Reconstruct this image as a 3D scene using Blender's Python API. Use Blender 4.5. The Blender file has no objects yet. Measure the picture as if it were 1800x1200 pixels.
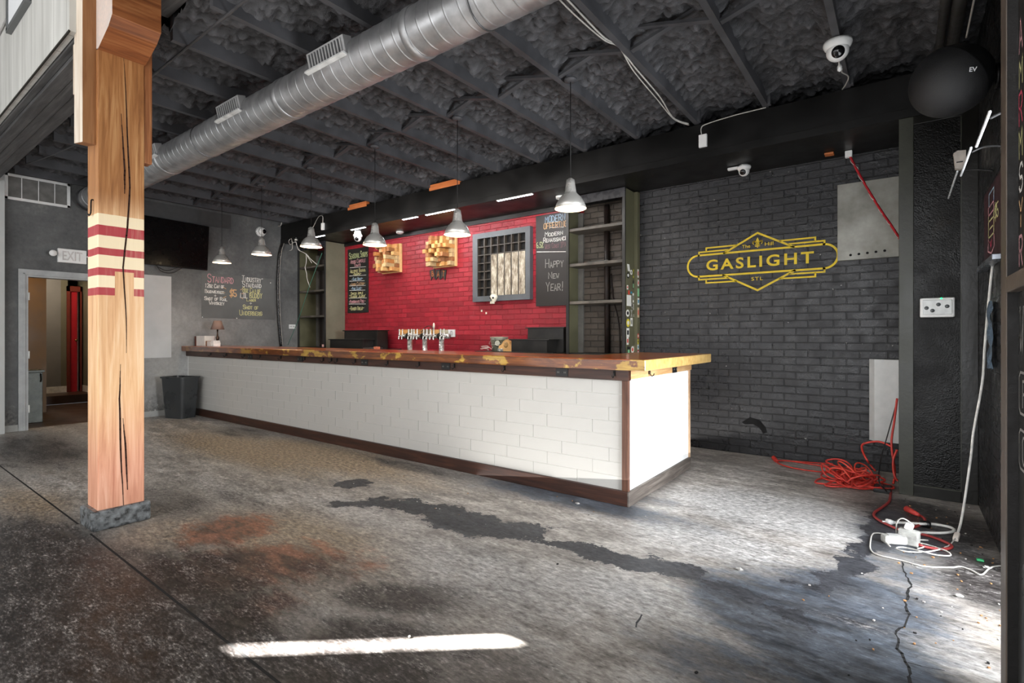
import bpy, bmesh, math, random
import numpy as np
from mathutils import Vector, Matrix, noise as mnoise
random.seed(7); rng = np.random.default_rng(7)
PI = math.pi
scn = bpy.context.scene
COL = scn.collection

# ------------------------------------------------------------------ camera (level, 18 mm-ish lens)
FPX, YAW, HOR, CAMZ = 911.9, math.radians(36.98), 588.8, 1.25
cd = bpy.data.cameras.new('camera'); cam = bpy.data.objects.new('camera', cd); COL.objects.link(cam)
cam.location = (0, 0, CAMZ); cam.rotation_euler = (PI/2, 0, YAW)
cd.sensor_width = 36; cd.lens = 36*FPX/1800; cd.shift_y = -(600-HOR)/1800; cd.clip_start = .02
scn.camera = cam
scn.view_settings.view_transform = 'Standard'; scn.view_settings.look = 'None'
scn.view_settings.exposure = 0; scn.view_settings.gamma = 1

# measurement helper: where the sight line through a photo pixel meets a plane of the room (axis 0/1/2 at value v)
_F = np.array([-math.sin(YAW), math.cos(YAW), 0]); _R = np.array([math.cos(YAW), math.sin(YAW), 0]); _U = np.array([0, 0, 1.])
def on(px, py, ax, v):
    d = _F + _R*(px-900)/FPX + _U*(HOR-py)/FPX
    c = np.array([0, 0, CAMZ]); return Vector(c + d*((v-c[ax])/d[ax]))
def fl(px, py, z=0): return on(px, py, 2, z)

# ------------------------------------------------------------------ materials
def S(r, g, b):
    f = lambda c: (c/255/12.92) if c/255 <= .04045 else ((c/255+.055)/1.055)**2.4
    return (f(r), f(g), f(b), 1)
class NT:
    def __init__(s, name):
        s.m = bpy.data.materials.new(name); s.m.use_nodes = True
        s.t = s.m.node_tree; s.b = s.t.nodes['Principled BSDF']
        s._co = None
    def N(s, typ, ins=None, **pr):
        n = s.t.nodes.new(typ)
        for k, v in pr.items(): setattr(n, k, v)
        for k, v in (ins or {}).items(): s.I(n.inputs[k], v)
        return n
    def I(s, sock, v):
        if isinstance(v, bpy.types.NodeSocket): s.t.links.new(v, sock)
        else: sock.default_value = v
    def co(s):
        if s._co is None: s._co = s.N('ShaderNodeTexCoord').outputs['Object']
        return s._co
    def vec(s, sc=(1, 1, 1), rot=(0, 0, 0), loc=(0, 0, 0), src=None):
        return s.N('ShaderNodeMapping', {0: src or s.co(), 1: loc, 2: rot, 3: sc}).outputs[0]
    def xyz(s): 
        n = s.N('ShaderNodeSeparateXYZ', {0: s.co()}); return n.outputs
    def comb(s, x, y, z=0.): return s.N('ShaderNodeCombineXYZ', {0: x, 1: y, 2: z}).outputs[0]
    def noise(s, sc, det=4, ro=.55, vec=None, dist=0):
        return s.N('ShaderNodeTexNoise', {'Vector': vec or s.co(), 'Scale': sc, 'Detail': det, 'Roughness': ro, 'Distortion': dist}).outputs[0]
    def voro(s, sc, vec=None, feat='F1'):
        return s.N('ShaderNodeTexVoronoi', {'Vector': vec or s.co(), 'Scale': sc}, feature=feat).outputs[0]
    def math(s, op, a, b=0., c=0., clamp=False):
        return s.N('ShaderNodeMath', {0: a, 1: b, 2: c}, operation=op, use_clamp=clamp).outputs[0]
    def sstep(s, v, a, b, lo=0., hi=1.):
        return s.N('ShaderNodeMapRange', {0: v, 1: a, 2: b, 3: lo, 4: hi}, interpolation_type='SMOOTHSTEP').outputs[0]
    def mix(s, f, a, b, mode='MIX'):
        n = s.N('ShaderNodeMix', data_type='RGBA', blend_type=mode)
        s.I(n.inputs[0], f); s.I(n.inputs[6], a); s.I(n.inputs[7], b); return n.outputs[2]
    def ramp(s, f, stops, interp='LINEAR'):
        n = s.N('ShaderNodeValToRGB', {0: f}); r = n.color_ramp; r.interpolation = interp
        while len(r.elements) < len(stops): r.elements.new(.5)
        for e, (p, c) in zip(r.elements, stops): e.position = p; e.color = c
        return n.outputs[0]
    def attr(s, name): return s.N('ShaderNodeAttribute', attribute_name=name)
    def bump(s, h, st=.3, d=.01, nrm=None):
        i = {'Strength': st, 'Distance': d, 'Height': h}
        if nrm: i['Normal'] = nrm
        o = s.N('ShaderNodeBump', i).outputs[0]; s.I(s.b.inputs['Normal'], o); return o
    def set(s, **k):
        nm = {'col': 'Base Color', 'ro': 'Roughness', 'me': 'Metallic', 'coat': 'Coat Weight', 'coatr': 'Coat Roughness', 'em': 'Emission Color', 'es': 'Emission Strength', 'spec': 'Specular IOR Level', 'tr': 'Transmission Weight', 'al': 'Alpha'}
        for a, v in k.items(): s.I(s.b.inputs[nm[a]], v)
        return s
MATS = {}
def flat(name, c, ro=.55, me=0, var=.12, sc=14, bump=.15, bs=60, **k):
    """plain paint / plastic / metal with soft procedural unevenness"""
    if name in MATS: return MATS[name]
    n = NT(name); c = S(*c)
    dk = tuple(x*(1-2*var) for x in c[:3])+(1,); lt = tuple(min(1, x*(1+1.4*var)) for x in c[:3])+(1,)
    f = n.noise(sc, 5)
    n.set(col=n.ramp(f, [(.3, dk), (.7, lt)]), ro=n.sstep(f, .3, .7, max(.02, ro-.08), min(1, ro+.08)), me=me, **k)
    if bump: n.bump(n.noise(bs, 3), bump, .004)
    MATS[name] = n.m; return n.m
def glow(name, c, st):
    if name in MATS: return MATS[name]
    n = NT(name); n.set(col=S(*c), em=S(*c), es=st, ro=.5); MATS[name] = n.m; return n.m
def brick(name, c, chip, mortar, ro=.42, chipf=.67, axis='x', dirt=True):
    n = NT(name); X = n.xyz(); u = X[0] if axis == 'x' else X[1]
    wob = n.math('MULTIPLY', n.math('SUBTRACT', n.noise(6, 3), .5), .012)
    v = n.comb(n.math('ADD', u, wob), n.math('ADD', X[2], wob))
    bt = n.N('ShaderNodeTexBrick', {'Vector': v, 'Scale': 1., 'Mortar Size': .0065, 'Mortar Smooth': .55, 'Bias': 0., 'Brick Width': .213, 'Row Height': .0735, 'Color1': (0, 0, 0, 1), 'Color2': (1, 1, 1, 1), 'Mortar': (.5, .5, .5, 1)})
    bt.offset = .5
    fac = bt.outputs['Fac']; C = S(*c)
    var = n.ramp(bt.outputs['Color'], [(0, tuple(x*.8 for x in C[:3])+(1,)), (1, tuple(x*1.18 for x in C[:3])+(1,))])
    big = n.noise(1.6, 4); var = n.mix(n.sstep(big, .35, .75, 0, .35), var, tuple(x*.6 for x in C[:3])+(1,))
    base = n.mix(n.math('MULTIPLY', fac, .75), var, S(*mortar))
    fine = n.noise(42, 3); base2 = n.mix(n.math('MULTIPLY', n.sstep(fine, chipf, chipf+.05), n.sstep(n.noise(3.1, 2), .5, .62)), base, S(*chip))
    n.set(col=base2, ro=n.sstep(n.noise(9, 4), .3, .75, ro-.12, ro+.22))
    h = n.math('ADD', n.math('MULTIPLY', fac, -1.), n.math('MULTIPLY', n.noise(30, 5, .65), .55))
    n.bump(h, .85, .012); return n.m
def wood(name, dark, mid, light, axis=2, sc=1., ro=.5, knots=True, **k):
    if name in MATS: return MATS[name]
    n = NT(name); s = [9*sc]*3; s[axis] = .7*sc
    v = n.vec(tuple(s)); g = n.noise(2.2, 6, .6, v, 1.2)
    s2 = [60*sc]*3; s2[axis] = 2*sc
    f = n.noise(1.5, 3, .6, n.vec(tuple(s2)))
    t = n.math('ADD', n.math('MULTIPLY', g, .72), n.math('MULTIPLY', f, .28))
    c = n.ramp(t, [(.3, S(*dark)), (.5, S(*mid)), (.68, S(*light))])
    c = n.mix(n.sstep(n.noise(1.3, 3), .35, .75, 0, .4), c, S(*dark))
    n.set(col=c, ro=ro, **k); n.bump(t, .35, .006); MATS[name] = n.m; return n.m

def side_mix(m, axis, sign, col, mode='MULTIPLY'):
    """give the faces looking one way a different tone, painted glare included"""
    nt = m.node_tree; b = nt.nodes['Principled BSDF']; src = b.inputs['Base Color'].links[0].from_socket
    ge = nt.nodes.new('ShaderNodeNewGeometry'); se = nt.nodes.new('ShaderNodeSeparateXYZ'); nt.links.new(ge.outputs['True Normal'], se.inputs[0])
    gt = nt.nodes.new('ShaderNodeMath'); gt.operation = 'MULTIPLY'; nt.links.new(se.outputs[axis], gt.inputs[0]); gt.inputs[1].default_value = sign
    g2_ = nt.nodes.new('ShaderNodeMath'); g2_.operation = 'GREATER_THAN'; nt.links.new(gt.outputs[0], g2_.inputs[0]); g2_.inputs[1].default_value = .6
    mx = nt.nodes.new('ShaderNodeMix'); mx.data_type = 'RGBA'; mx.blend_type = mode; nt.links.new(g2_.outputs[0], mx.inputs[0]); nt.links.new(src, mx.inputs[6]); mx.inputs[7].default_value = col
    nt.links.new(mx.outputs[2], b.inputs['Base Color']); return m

# ------------------------------------------------------------------ mesh collector
class MB:
    def __init__(s): s.v = []; s.f = []; s.mi = []; s.sm = []
    def add(s, vs, fs, mi=0, sm=False):
        o = len(s.v); s.v += [tuple(v) for v in vs]
        for f in fs: s.f.append(tuple(i+o for i in f)); s.mi.append(mi); s.sm.append(sm)
        return s
    def box(s, a, b, mi=0, bv=0):
        a, b = [min(p, q) for p, q in zip(a, b)], [max(p, q) for p, q in zip(a, b)]
        if bv: return s.bbox(a, b, bv, mi)
        v = [(x, y, z) for z in (a[2], b[2]) for y in (a[1], b[1]) for x in (a[0], b[0])]
        return s.add(v, [(0, 2, 3, 1), (4, 5, 7, 6), (0, 1, 5, 4), (2, 6, 7, 3), (0, 4, 6, 2), (1, 3, 7, 5)], mi)
    def bbox(s, a, b, r, mi=0):
        """box with chamfered edges"""
        bm = bmesh.new(); bmesh.ops.create_cube(bm, size=1)
        for v in bm.verts: v.co = Vector([a[i]+(v.co[i]+.5)*(b[i]-a[i]) for i in range(3)])
        bmesh.ops.bevel(bm, geom=list(bm.edges), offset=r, segments=2, affect='EDGES', profile=.5)
        return s.bm(bm, mi)
    def obox(s, c, size, M, mi=0, bv=0):
        """box of given size centred on c, turned by 3x3 matrix M"""
        t = MB(); h = [x/2 for x in size]; t.box([-x for x in h], h, 0, bv)
        return s.add([Vector(c)+M@Vector(v) for v in t.v], t.f, mi)
    def bm(s, bm, mi=0, sm=False):
        bm.verts.index_update(); s.add([v.co for v in bm.verts], [[v.index for v in f.verts] for f in bm.faces], mi, sm); bm.free(); return s
    def tube(s, pts, r, n=8, mi=0, cap=True, closed=False):
        pts = [Vector(p) for p in pts]; m = len(pts); rs = r if isinstance(r, (list, tuple)) else [r]*m
        vs = []; fs = []; up = None
        for i, p in enumerate(pts):
            t = (pts[min(i+1, m-1)]-pts[max(i-1, 0)])
            t = t.normalized() if t.length > 1e-9 else Vector((0, 0, 1))
            if up is None: up = Vector((0, 0, 1)) if abs(t.z) < .9 else Vector((1, 0, 0))
            a = t.cross(up)
            if a.length < 1e-6: a = t.cross(Vector((1, .3, .2)))
            a.normalize(); b = a.cross(t).normalized(); up = b
            for k in range(n):
                q = 2*PI*k/n; vs.append(p+rs[i]*(math.cos(q)*a+math.sin(q)*b))
        for i in range(m-1):
            for k in range(n): fs.append((i*n+k, i*n+(k+1) % n, (i+1)*n+(k+1) % n, (i+1)*n+k))
        if cap: fs.append(tuple(range(n))[::-1]); fs.append(tuple((m-1)*n+k for k in range(n)))
        return s.add(vs, fs, mi, n >= 6)
    def lathe(s, prof, c, ax=2, n=24, mi=0, M=None):
        """profile [(r, h)...] turned about an axis through c"""
        vs = []; fs = []; m = len(prof)
        for r, h in prof:
            for k in range(n):
                q = 2*PI*k/n; p = [r*math.cos(q), r*math.sin(q), h]
                if M is not None: p = M@Vector(p)
                elif ax == 0: p = [p[2], p[0], p[1]]
                elif ax == 1: p = [p[1], p[2], p[0]]
                vs.append(Vector(c)+Vector(p))
        for i in range(m-1):
            for k in range(n): fs.append((i*n+k, i*n+(k+1) % n, (i+1)*n+(k+1) % n, (i+1)*n+k))
        if prof[0][0] > 1e-6: fs.append(tuple(range(n))[::-1])
        if prof[-1][0] > 1e-6: fs.append(tuple((m-1)*n+k for k in range(n)))
        return s.add(vs, fs, mi, True)
    def prism(s, poly, f0, f1, mi=0):
        """polygon mapped by f0 (front) and f1 (back): both (u,v) -> point"""
        n = len(poly); vs = [f0(*p) for p in poly]+[f1(*p) for p in poly]
        return s.add(vs, [tuple(range(n)), tuple(range(2*n-1, n-1, -1))]+[(i, i+n, (i+1) % n+n, (i+1) % n) for i in range(n)], mi)
    def build(s, name, mats, parent=None, label=None, cat=None, group=None, kind=None, smooth=True):
        me = bpy.data.meshes.new(name); me.from_pydata(s.v, [], s.f)
        if not isinstance(mats, (list, tuple)): mats = [mats]
        for m in mats: me.materials.append(m)
        me.polygons.foreach_set('material_index', s.mi)
        me.polygons.foreach_set('use_smooth', [bool(x) for x in s.sm])
        me.validate(); 
        bm = bmesh.new(); bm.from_mesh(me); bmesh.ops.recalc_face_normals(bm, faces=bm.faces); bm.to_mesh(me); bm.free()
        o = bpy.data.objects.new(name, me); COL.objects.link(o)
        if parent is not None:
            o.parent = parent; w = wloc(parent); me.transform(Matrix.Translation(-w))
        tag(o, label, cat, group, kind); return o
def wloc(o):
    w = Vector((0, 0, 0))
    while o is not None: w += o.location; o = o.parent
    return w
def tag(o, label=None, cat=None, group=None, kind=None):
    for k, v in (('label', label), ('category', cat), ('group', group), ('kind', kind)):
        if v: o[k] = v
    return o
def thing(name, loc, label, cat, group=None):
    o = bpy.data.objects.new(name, None); COL.objects.link(o); o.location = loc; o.empty_display_size = .05
    return tag(o, label, cat, group)
def dup(root, loc, label):
    r = root.copy(); COL.objects.link(r); r.location = loc; r['label'] = label
    for ch in list(root.children):
        c = ch.copy(); COL.objects.link(c); c.parent = r
        for g in ch.children:
            d = g.copy(); COL.objects.link(d); d.parent = c
    return r
def struct(name, mb, mat, parent=None): return mb.build(name, mat, parent, kind=None if parent else 'structure')
def spline(P, k=8):
    P = [Vector(p) for p in P]; out = []
    for i in range(len(P)-1):
        p0, p1, p2, p3 = P[max(i-1, 0)], P[i], P[i+1], P[min(i+2, len(P)-1)]
        for j in range(k):
            t = j/k; out.append(.5*((2*p1)+(p2-p0)*t+(2*p0-5*p1+4*p2-p3)*t*t+(3*p1-p0-3*p2+p3)*t**3))
    return out+[P[-1]]

# ------------------------------------------------------------------ hand-lettering (stroke font on a 4 x 6 grid)
GL = {'A': '00 26 40/12 32', 'B': '00 06 26 35 34 23 03/23 33 42 41 30 00', 'C': '45 36 16 05 01 10 30 41', 'D': '00 06 26 44 42 20 00',
 'E': '40 00 06 46/03 33', 'F': '00 06 46/03 33', 'G': '45 36 16 05 01 10 30 41 43 23', 'H': '00 06/40 46/03 43', 'I': '06 46/26 20/00 40', 'i': '20 26',
 'J': '46 41 30 10 01', 'K': '00 06/46 03 40', 'L': '06 00 40', 'M': '00 06 23 46 40', 'N': '00 06 40 46', 'O': '16 05 01 10 30 41 45 36 16',
 'P': '00 06 36 45 44 33 03', 'Q': '16 05 01 10 30 41 45 36 16/22 40', 'R': '00 06 36 45 44 33 03/23 40', 'S': '45 36 16 05 04 13 33 42 41 30 10 01',
 'T': '06 46/26 20', 'U': '06 01 10 30 41 46', 'V': '06 20 46', 'W': '06 10 23 30 46', 'X': '06 40/00 46', 'Y': '06 23 46/23 20', 'Z': '06 46 00 40',
 '0': '16 05 01 10 30 41 45 36 16', '1': '15 26 20', '2': '05 16 36 45 44 00 40', '3': '05 16 36 45 44 33 42 41 30 10 01', '4': '30 36 02 42', '5': '46 06 03 33 42 41 30 10 01',
 '6': '36 05 01 10 30 41 42 33 03', '7': '06 46 10', '8': '16 05 04 13 33 42 41 30 10 01 02 13/33 44 45 36 16', '9': '43 13 04 05 16 36 45 41 30', '%': '00 46/06 15/41 30',
 '$': '45 36 16 05 04 13 33 42 41 30 10 01/27 2_', '!': '26 22/20 21', '+': '23 2_'[:0]+'21 25/03 43', '-': '03 43', '.': '20 21', '"': '16 15/36 35', "'": '26 25', ',': '21 10', '~': '03 14 32 43'}
def glyph(ch):
    out = []
    for st in GL.get(ch, '').split('/'):
        p = []
        for t in st.split():
            if len(t) == 2: p.append((int(t[0])/4, (-1 if t[1] == '_' else int(t[1]))/6))
        if len(p) > 1: out.append(p)
    return out
def ribbon(mb, P, w, fn, mi=0):
    """flat mitred strip of width w along the polyline P"""
    Q = [P[0]]
    for p in P[1:]:
        if math.hypot(p[0]-Q[-1][0], p[1]-Q[-1][1]) > 1e-5: Q.append(p)
    n = len(Q)
    if n < 2: return
    closed = n > 3 and math.hypot(Q[0][0]-Q[-1][0], Q[0][1]-Q[-1][1]) < 1e-5
    D = []
    for a, b in zip(Q[:-1], Q[1:]): L = math.hypot(b[0]-a[0], b[1]-a[1]); D.append(((b[0]-a[0])/L, (b[1]-a[1])/L))
    if not closed:
        e = w*.4; Q[0] = (Q[0][0]-D[0][0]*e, Q[0][1]-D[0][1]*e); Q[-1] = (Q[-1][0]+D[-1][0]*e, Q[-1][1]+D[-1][1]*e)
    V = []
    for i, p in enumerate(Q):
        d0 = D[i-1] if (i > 0 or closed) else D[0]; d1 = D[i] if i < n-1 else (D[0] if closed else D[-1])
        mx, my = -(d0[1]+d1[1]), d0[0]+d1[0]; L = math.hypot(mx, my)
        if L < .35: mx, my, k = -d1[1], d1[0], 1.
        else: mx, my = mx/L, my/L; k = min(1.7, 1/max(.3, -mx*d1[1]+my*d1[0]))
        V.append(fn(p[0]+mx*w/2*k, p[1]+my*w/2*k)); V.append(fn(p[0]-mx*w/2*k, p[1]-my*w/2*k))
    mb.add(V, [(2*i, 2*i+2, 2*i+3, 2*i+1) for i in range(n-1)], mi)
def chalk(mb, text, u0, u1, v0, v1, fn, w=.008, small=.72, jit=.04, mi=0):
    """capitals full height, lower case written as small capitals"""
    adv = []
    for c in text:
        k = 1. if (c.isupper() or not c.isalpha()) else small
        if c in " ": k = .6
        if c in ".'!,i": k *= .55
        adv.append(k)
    tot = sum(adv); cw = (u1-u0)/tot; u = u0; H = v1-v0
    for c, k in zip(text, adv):
        h = H if (c.isupper() or not c.isalpha()) else H*small
        gy = random.uniform(-jit, jit)*H; sl = random.uniform(-.06, .06)
        for st in glyph(c if c == 'i' else c.upper()):
            P = [(u+cw*k*(.12+.72*x)+sl*y*h, v0+gy+y*h) for x, y in st]
            ribbon(mb, P, w, fn, mi)
        u += cw*k
def bfont(name, text, mat, parent, org, ud, vd, height, width=None, off=0., spacing=1., depth=.001, align='CENTER'):
    """block lettering lying in the plane spanned by ud (reading direction) and vd (up), centred on org"""
    cu = bpy.data.curves.new(name, 'FONT'); cu.body = text; cu.align_x = align; cu.size = 1; cu.offset = off; cu.space_character = spacing; cu.extrude = depth/height/2; cu.resolution_u = 4
    t = bpy.data.objects.new('tmp', cu); COL.objects.link(t)
    me = bpy.data.meshes.new_from_object(t.evaluated_get(bpy.context.evaluated_depsgraph_get())); bpy.data.objects.remove(t); bpy.data.curves.remove(cu)
    P = np.array([v.co[:] for v in me.vertices]); lo, hi = P.min(0), P.max(0)
    sv = height/(hi[1]-lo[1]); su = (width/(hi[0]-lo[0])) if width else sv
    ud, vd, org = Vector(ud), Vector(vd), Vector(org); w = wloc(parent) if parent is not None else Vector((0, 0, 0)); nd = ud.cross(vd)
    for v in me.vertices: v.co = org + ud*((v.co.x-(lo[0]+hi[0])/2)*su) + vd*((v.co.y-(lo[1]+hi[1])/2)*sv) + nd*(v.co.z*height) - w
    me.materials.clear(); me.materials.append(mat)
    o = bpy.data.objects.new(name, me); COL.objects.link(o); o.parent = parent; return o
# ------------------------------------------------------------------ room constants
XL, XR, YB, YH, ZS, ZH, ZJ = -9.2, .445, 5.85, 5.10, 2.95, 3.285, 3.30
YF = -3.2; ZF = 4.9

# ------------------------------------------------------------------ floor (one dense slab; masks for wear and painted light stored per vertex, broken up by noise nodes)
def floor_material():
    n = NT('stained_concrete'); A = n.attr('wear_a'); B = n.attr('wear_light_b')
    a = n.N('ShaderNodeSeparateColor', {0: A.outputs['Color']}).outputs; b = n.N('ShaderNodeSeparateColor', {0: B.outputs['Color']}).outputs
    st = n.noise(1.5, 8, .68, n.vec((1.3, 4.2, 1), (0, 0, .35)), .4)      # trowel streaks
    cl = n.noise(1.1, 5, .6); fi = n.noise(26, 6, .7, n.vec((.8, 1.6, 1), (0, 0, .3))); me = n.noise(7.5, 6, .68, n.vec((.7, 1.7, 1), (0, 0, .3)))
    def m(sock, nz, amt=.9, lo=.35, hi=.62): return n.sstep(n.math('ADD', sock, n.math('MULTIPLY', n.math('SUBTRACT', nz, .5), amt)), lo, hi)
    t = n.math('ADD', n.math('MULTIPLY', st, .35), n.math('ADD', n.math('MULTIPLY', me, .35), n.math('ADD', n.math('MULTIPLY', cl, .1), n.math('MULTIPLY', fi, .2))))
    c = n.ramp(t, [(.34, S(50, 47, 45)), (.43, S(112, 107, 102)), (.51, S(158, 152, 146)), (.62, S(206, 202, 196))])
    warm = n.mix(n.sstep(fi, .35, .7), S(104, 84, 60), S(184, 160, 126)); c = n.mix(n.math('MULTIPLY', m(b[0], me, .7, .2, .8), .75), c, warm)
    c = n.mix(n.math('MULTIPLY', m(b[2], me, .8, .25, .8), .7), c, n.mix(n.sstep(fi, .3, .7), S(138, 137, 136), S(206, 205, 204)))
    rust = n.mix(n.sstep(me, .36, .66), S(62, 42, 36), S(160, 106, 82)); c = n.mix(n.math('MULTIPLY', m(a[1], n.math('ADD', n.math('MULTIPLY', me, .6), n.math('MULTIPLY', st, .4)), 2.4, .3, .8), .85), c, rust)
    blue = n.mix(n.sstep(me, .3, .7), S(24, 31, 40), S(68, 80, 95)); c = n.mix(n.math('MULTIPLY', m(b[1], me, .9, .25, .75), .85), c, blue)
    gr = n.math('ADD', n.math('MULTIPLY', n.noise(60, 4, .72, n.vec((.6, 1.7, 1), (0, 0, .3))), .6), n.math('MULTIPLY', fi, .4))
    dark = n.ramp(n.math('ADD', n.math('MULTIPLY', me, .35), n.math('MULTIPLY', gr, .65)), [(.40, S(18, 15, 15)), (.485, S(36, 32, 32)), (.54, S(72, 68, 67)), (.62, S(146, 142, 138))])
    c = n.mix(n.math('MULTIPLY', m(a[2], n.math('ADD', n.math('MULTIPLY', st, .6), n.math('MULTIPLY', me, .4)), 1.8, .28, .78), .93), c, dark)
    res = n.ramp(n.math('ADD', n.math('MULTIPLY', me, .4), n.math('MULTIPLY', fi, .6)), [(.35, S(34, 35, 38)), (.65, S(76, 77, 82))])
    rm = m(a[0], n.math('ADD', n.math('MULTIPLY', n.noise(5.5, 6, .68), .75), n.math('MULTIPLY', fi, .25)), 2.5, .5, .54)
    c = n.mix(rm, c, res)
    c = n.mix(1., c, n.ramp(gr, [(.34, (.42, .42, .42, 1)), (.47, (.9, .9, .9, 1)), (.56, (1.05, 1.05, 1.05, 1)), (.68, (1.7, 1.7, 1.7, 1))]), 'MULTIPLY')
    sp = n.math('MULTIPLY', n.sstep(n.noise(95, 3, .6), .69, .73), n.sstep(me, .42, .6)); c = n.mix(n.math('MULTIPLY', sp, .7), c, S(205, 203, 198))
    ds = n.sstep(n.noise(17, 3), .70, .74); c = n.mix(n.math('MULTIPLY', ds, .55), c, S(40, 40, 42))
    n.set(col=c, ro=n.sstep(n.math('ADD', n.math('MULTIPLY', me, .5), n.math('MULTIPLY', st, .5)), .3, .7, .32, .62), spec=.32)
    n.bump(n.math('ADD', n.math('MULTIPLY', fi, .4), n.math('ADD', n.math('MULTIPLY', me, .6), n.math('MULTIPLY', rm, .5))), .25, .006)
    return n.m
def build_floor():
    sx, sy = .025, .025
    xs = np.arange(XL-.15, XR+.9, sx); ys = np.arange(YF-.1, YB+.1, sy); gx, gy = np.meshgrid(xs, ys)
    X = gx.ravel(); Y = gy.ravel(); nx, ny = len(xs), len(ys)
    def dist(pts, W=None):
        """(distance to polyline minus local half width)"""
        P = [fl(*p[:2]) for p in pts]; w = [p[2] for p in pts]; best = np.full(X.shape, 9.)
        for (p, q, wp, wq) in zip(P[:-1], P[1:], w[:-1], w[1:]):
            dx, dy = q.x-p.x, q.y-p.y; t = np.clip(((X-p.x)*dx+(Y-p.y)*dy)/(dx*dx+dy*dy+1e-9), 0, 1)
            best = np.minimum(best, np.hypot(X-p.x-t*dx, Y-p.y-t*dy)-(wp+(wq-wp)*t))
        return best
    def blob(px, py, rx, ry, ang=0., soft=1.):
        p = fl(px, py); c, s = math.cos(ang), math.sin(ang); u = (X-p.x)*c+(Y-p.y)*s; v = -(X-p.x)*s+(Y-p.y)*c
        return np.clip(1-(np.sqrt((u/rx)**2+(v/ry)**2)-.4)/1.2*soft, 0, 1)
    mx = np.maximum.reduce
    res = np.clip(.62-dist([(585, 884, .0), (640, 883, .07), (720, 886, .09), (790, 905, .15), (850, 928, .15), (930, 936, .09), (955, 944, .02)])*3.6, 0, 1)
    res = mx([res, np.clip(.62-dist([(968, 952, .0), (1030, 966, .07), (1090, 983, .06), (1150, 990, .065), (1210, 1008, .06)])*4.2, 0, 1),
              np.clip(.62-dist([(1245, 1022, .02), (1330, 1056, .05), (1400, 1080, .05)])*4., 0, 1),
              np.clip(.60-dist([(1390, 1022, .0), (1440, 1032, .04), (1490, 1005, .05), (1525, 970, .05), (1560, 900, .06)])*4., 0, 1),
              np.clip(.58-dist([(620, 850, .12), (650, 855, .02)])*5, 0, 1)])
    rust = mx([blob(420, 1000, .32, .55, -.6), .95*blob(400, 930, .3, .3), .7*blob(450, 1070, .2, .25), .6*blob(640, 1000, .15, .2), .55*blob(445, 1060, .2, .3)])
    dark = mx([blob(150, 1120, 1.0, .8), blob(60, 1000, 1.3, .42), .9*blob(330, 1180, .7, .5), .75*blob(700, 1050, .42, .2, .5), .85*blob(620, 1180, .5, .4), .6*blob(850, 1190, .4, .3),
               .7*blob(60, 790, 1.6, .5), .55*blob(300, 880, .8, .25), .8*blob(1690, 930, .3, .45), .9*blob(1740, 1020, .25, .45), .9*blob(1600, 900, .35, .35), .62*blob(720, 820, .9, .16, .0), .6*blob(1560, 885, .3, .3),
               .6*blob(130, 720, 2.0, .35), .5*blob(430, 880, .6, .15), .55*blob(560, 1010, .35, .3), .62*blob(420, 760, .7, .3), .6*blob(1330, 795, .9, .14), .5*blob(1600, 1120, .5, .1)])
    warm = mx([.9*blob(560, 800, 1.5, .42), .8*blob(430, 790, 1.8, .45), .6*blob(520, 950, 1.0, .5), .5*blob(300, 940, .6, .4), .6*blob(50, 880, .9, .25), .4*blob(1740, 1110, .12, .3), .45*blob(330, 1000, .5, .6), .5*blob(700, 840, .8, .25)])  # brown stains, plus the warm lit band along the bar painted in
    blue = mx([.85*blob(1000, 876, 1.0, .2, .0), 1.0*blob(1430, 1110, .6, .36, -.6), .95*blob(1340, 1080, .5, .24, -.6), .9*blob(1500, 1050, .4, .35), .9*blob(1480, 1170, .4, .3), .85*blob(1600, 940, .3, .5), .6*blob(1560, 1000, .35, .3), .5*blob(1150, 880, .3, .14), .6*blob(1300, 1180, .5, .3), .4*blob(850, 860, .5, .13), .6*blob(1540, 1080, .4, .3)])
    light = mx([.9*blob(1370, 900, .8, .5), .7*blob(1250, 950, .7, .35), .55*blob(850, 1010, .9, .4), .6*blob(1080, 1040, .6, .3), .5*blob(620, 900, .8, .25), .5*blob(400, 860, 1.2, .25), .5*blob(1120, 930, .5, .2), .6*blob(1560, 1120, .3, .2), .45*blob(80, 850, .7, .25), .5*blob(1640, 1140, .3, .25)])  # pale concrete, plus the daylight pool right of the bar painted in
    me = bpy.data.meshes.new('floor')
    V = np.column_stack([X, Y, np.zeros_like(X)]); i = np.arange(nx*ny).reshape(ny, nx)
    F = np.stack([i[:-1, :-1], i[:-1, 1:], i[1:, 1:], i[1:, :-1]], -1).reshape(-1, 4)
    me.vertices.add(len(V)); me.vertices.foreach_set('co', V.ravel()); me.loops.add(F.size); me.loops.foreach_set('vertex_index', F.ravel())
    me.polygons.add(len(F)); me.polygons.foreach_set('loop_start', np.arange(0, F.size, 4)); me.update(calc_edges=True)
    for nm, ch in (('wear_a', (res, rust, dark)), ('wear_light_b', (warm, blue, light))):
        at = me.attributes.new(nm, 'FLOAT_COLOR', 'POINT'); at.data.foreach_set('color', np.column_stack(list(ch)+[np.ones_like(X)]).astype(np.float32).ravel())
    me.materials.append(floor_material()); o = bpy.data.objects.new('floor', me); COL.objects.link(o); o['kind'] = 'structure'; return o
floor_o = build_floor()
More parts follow.
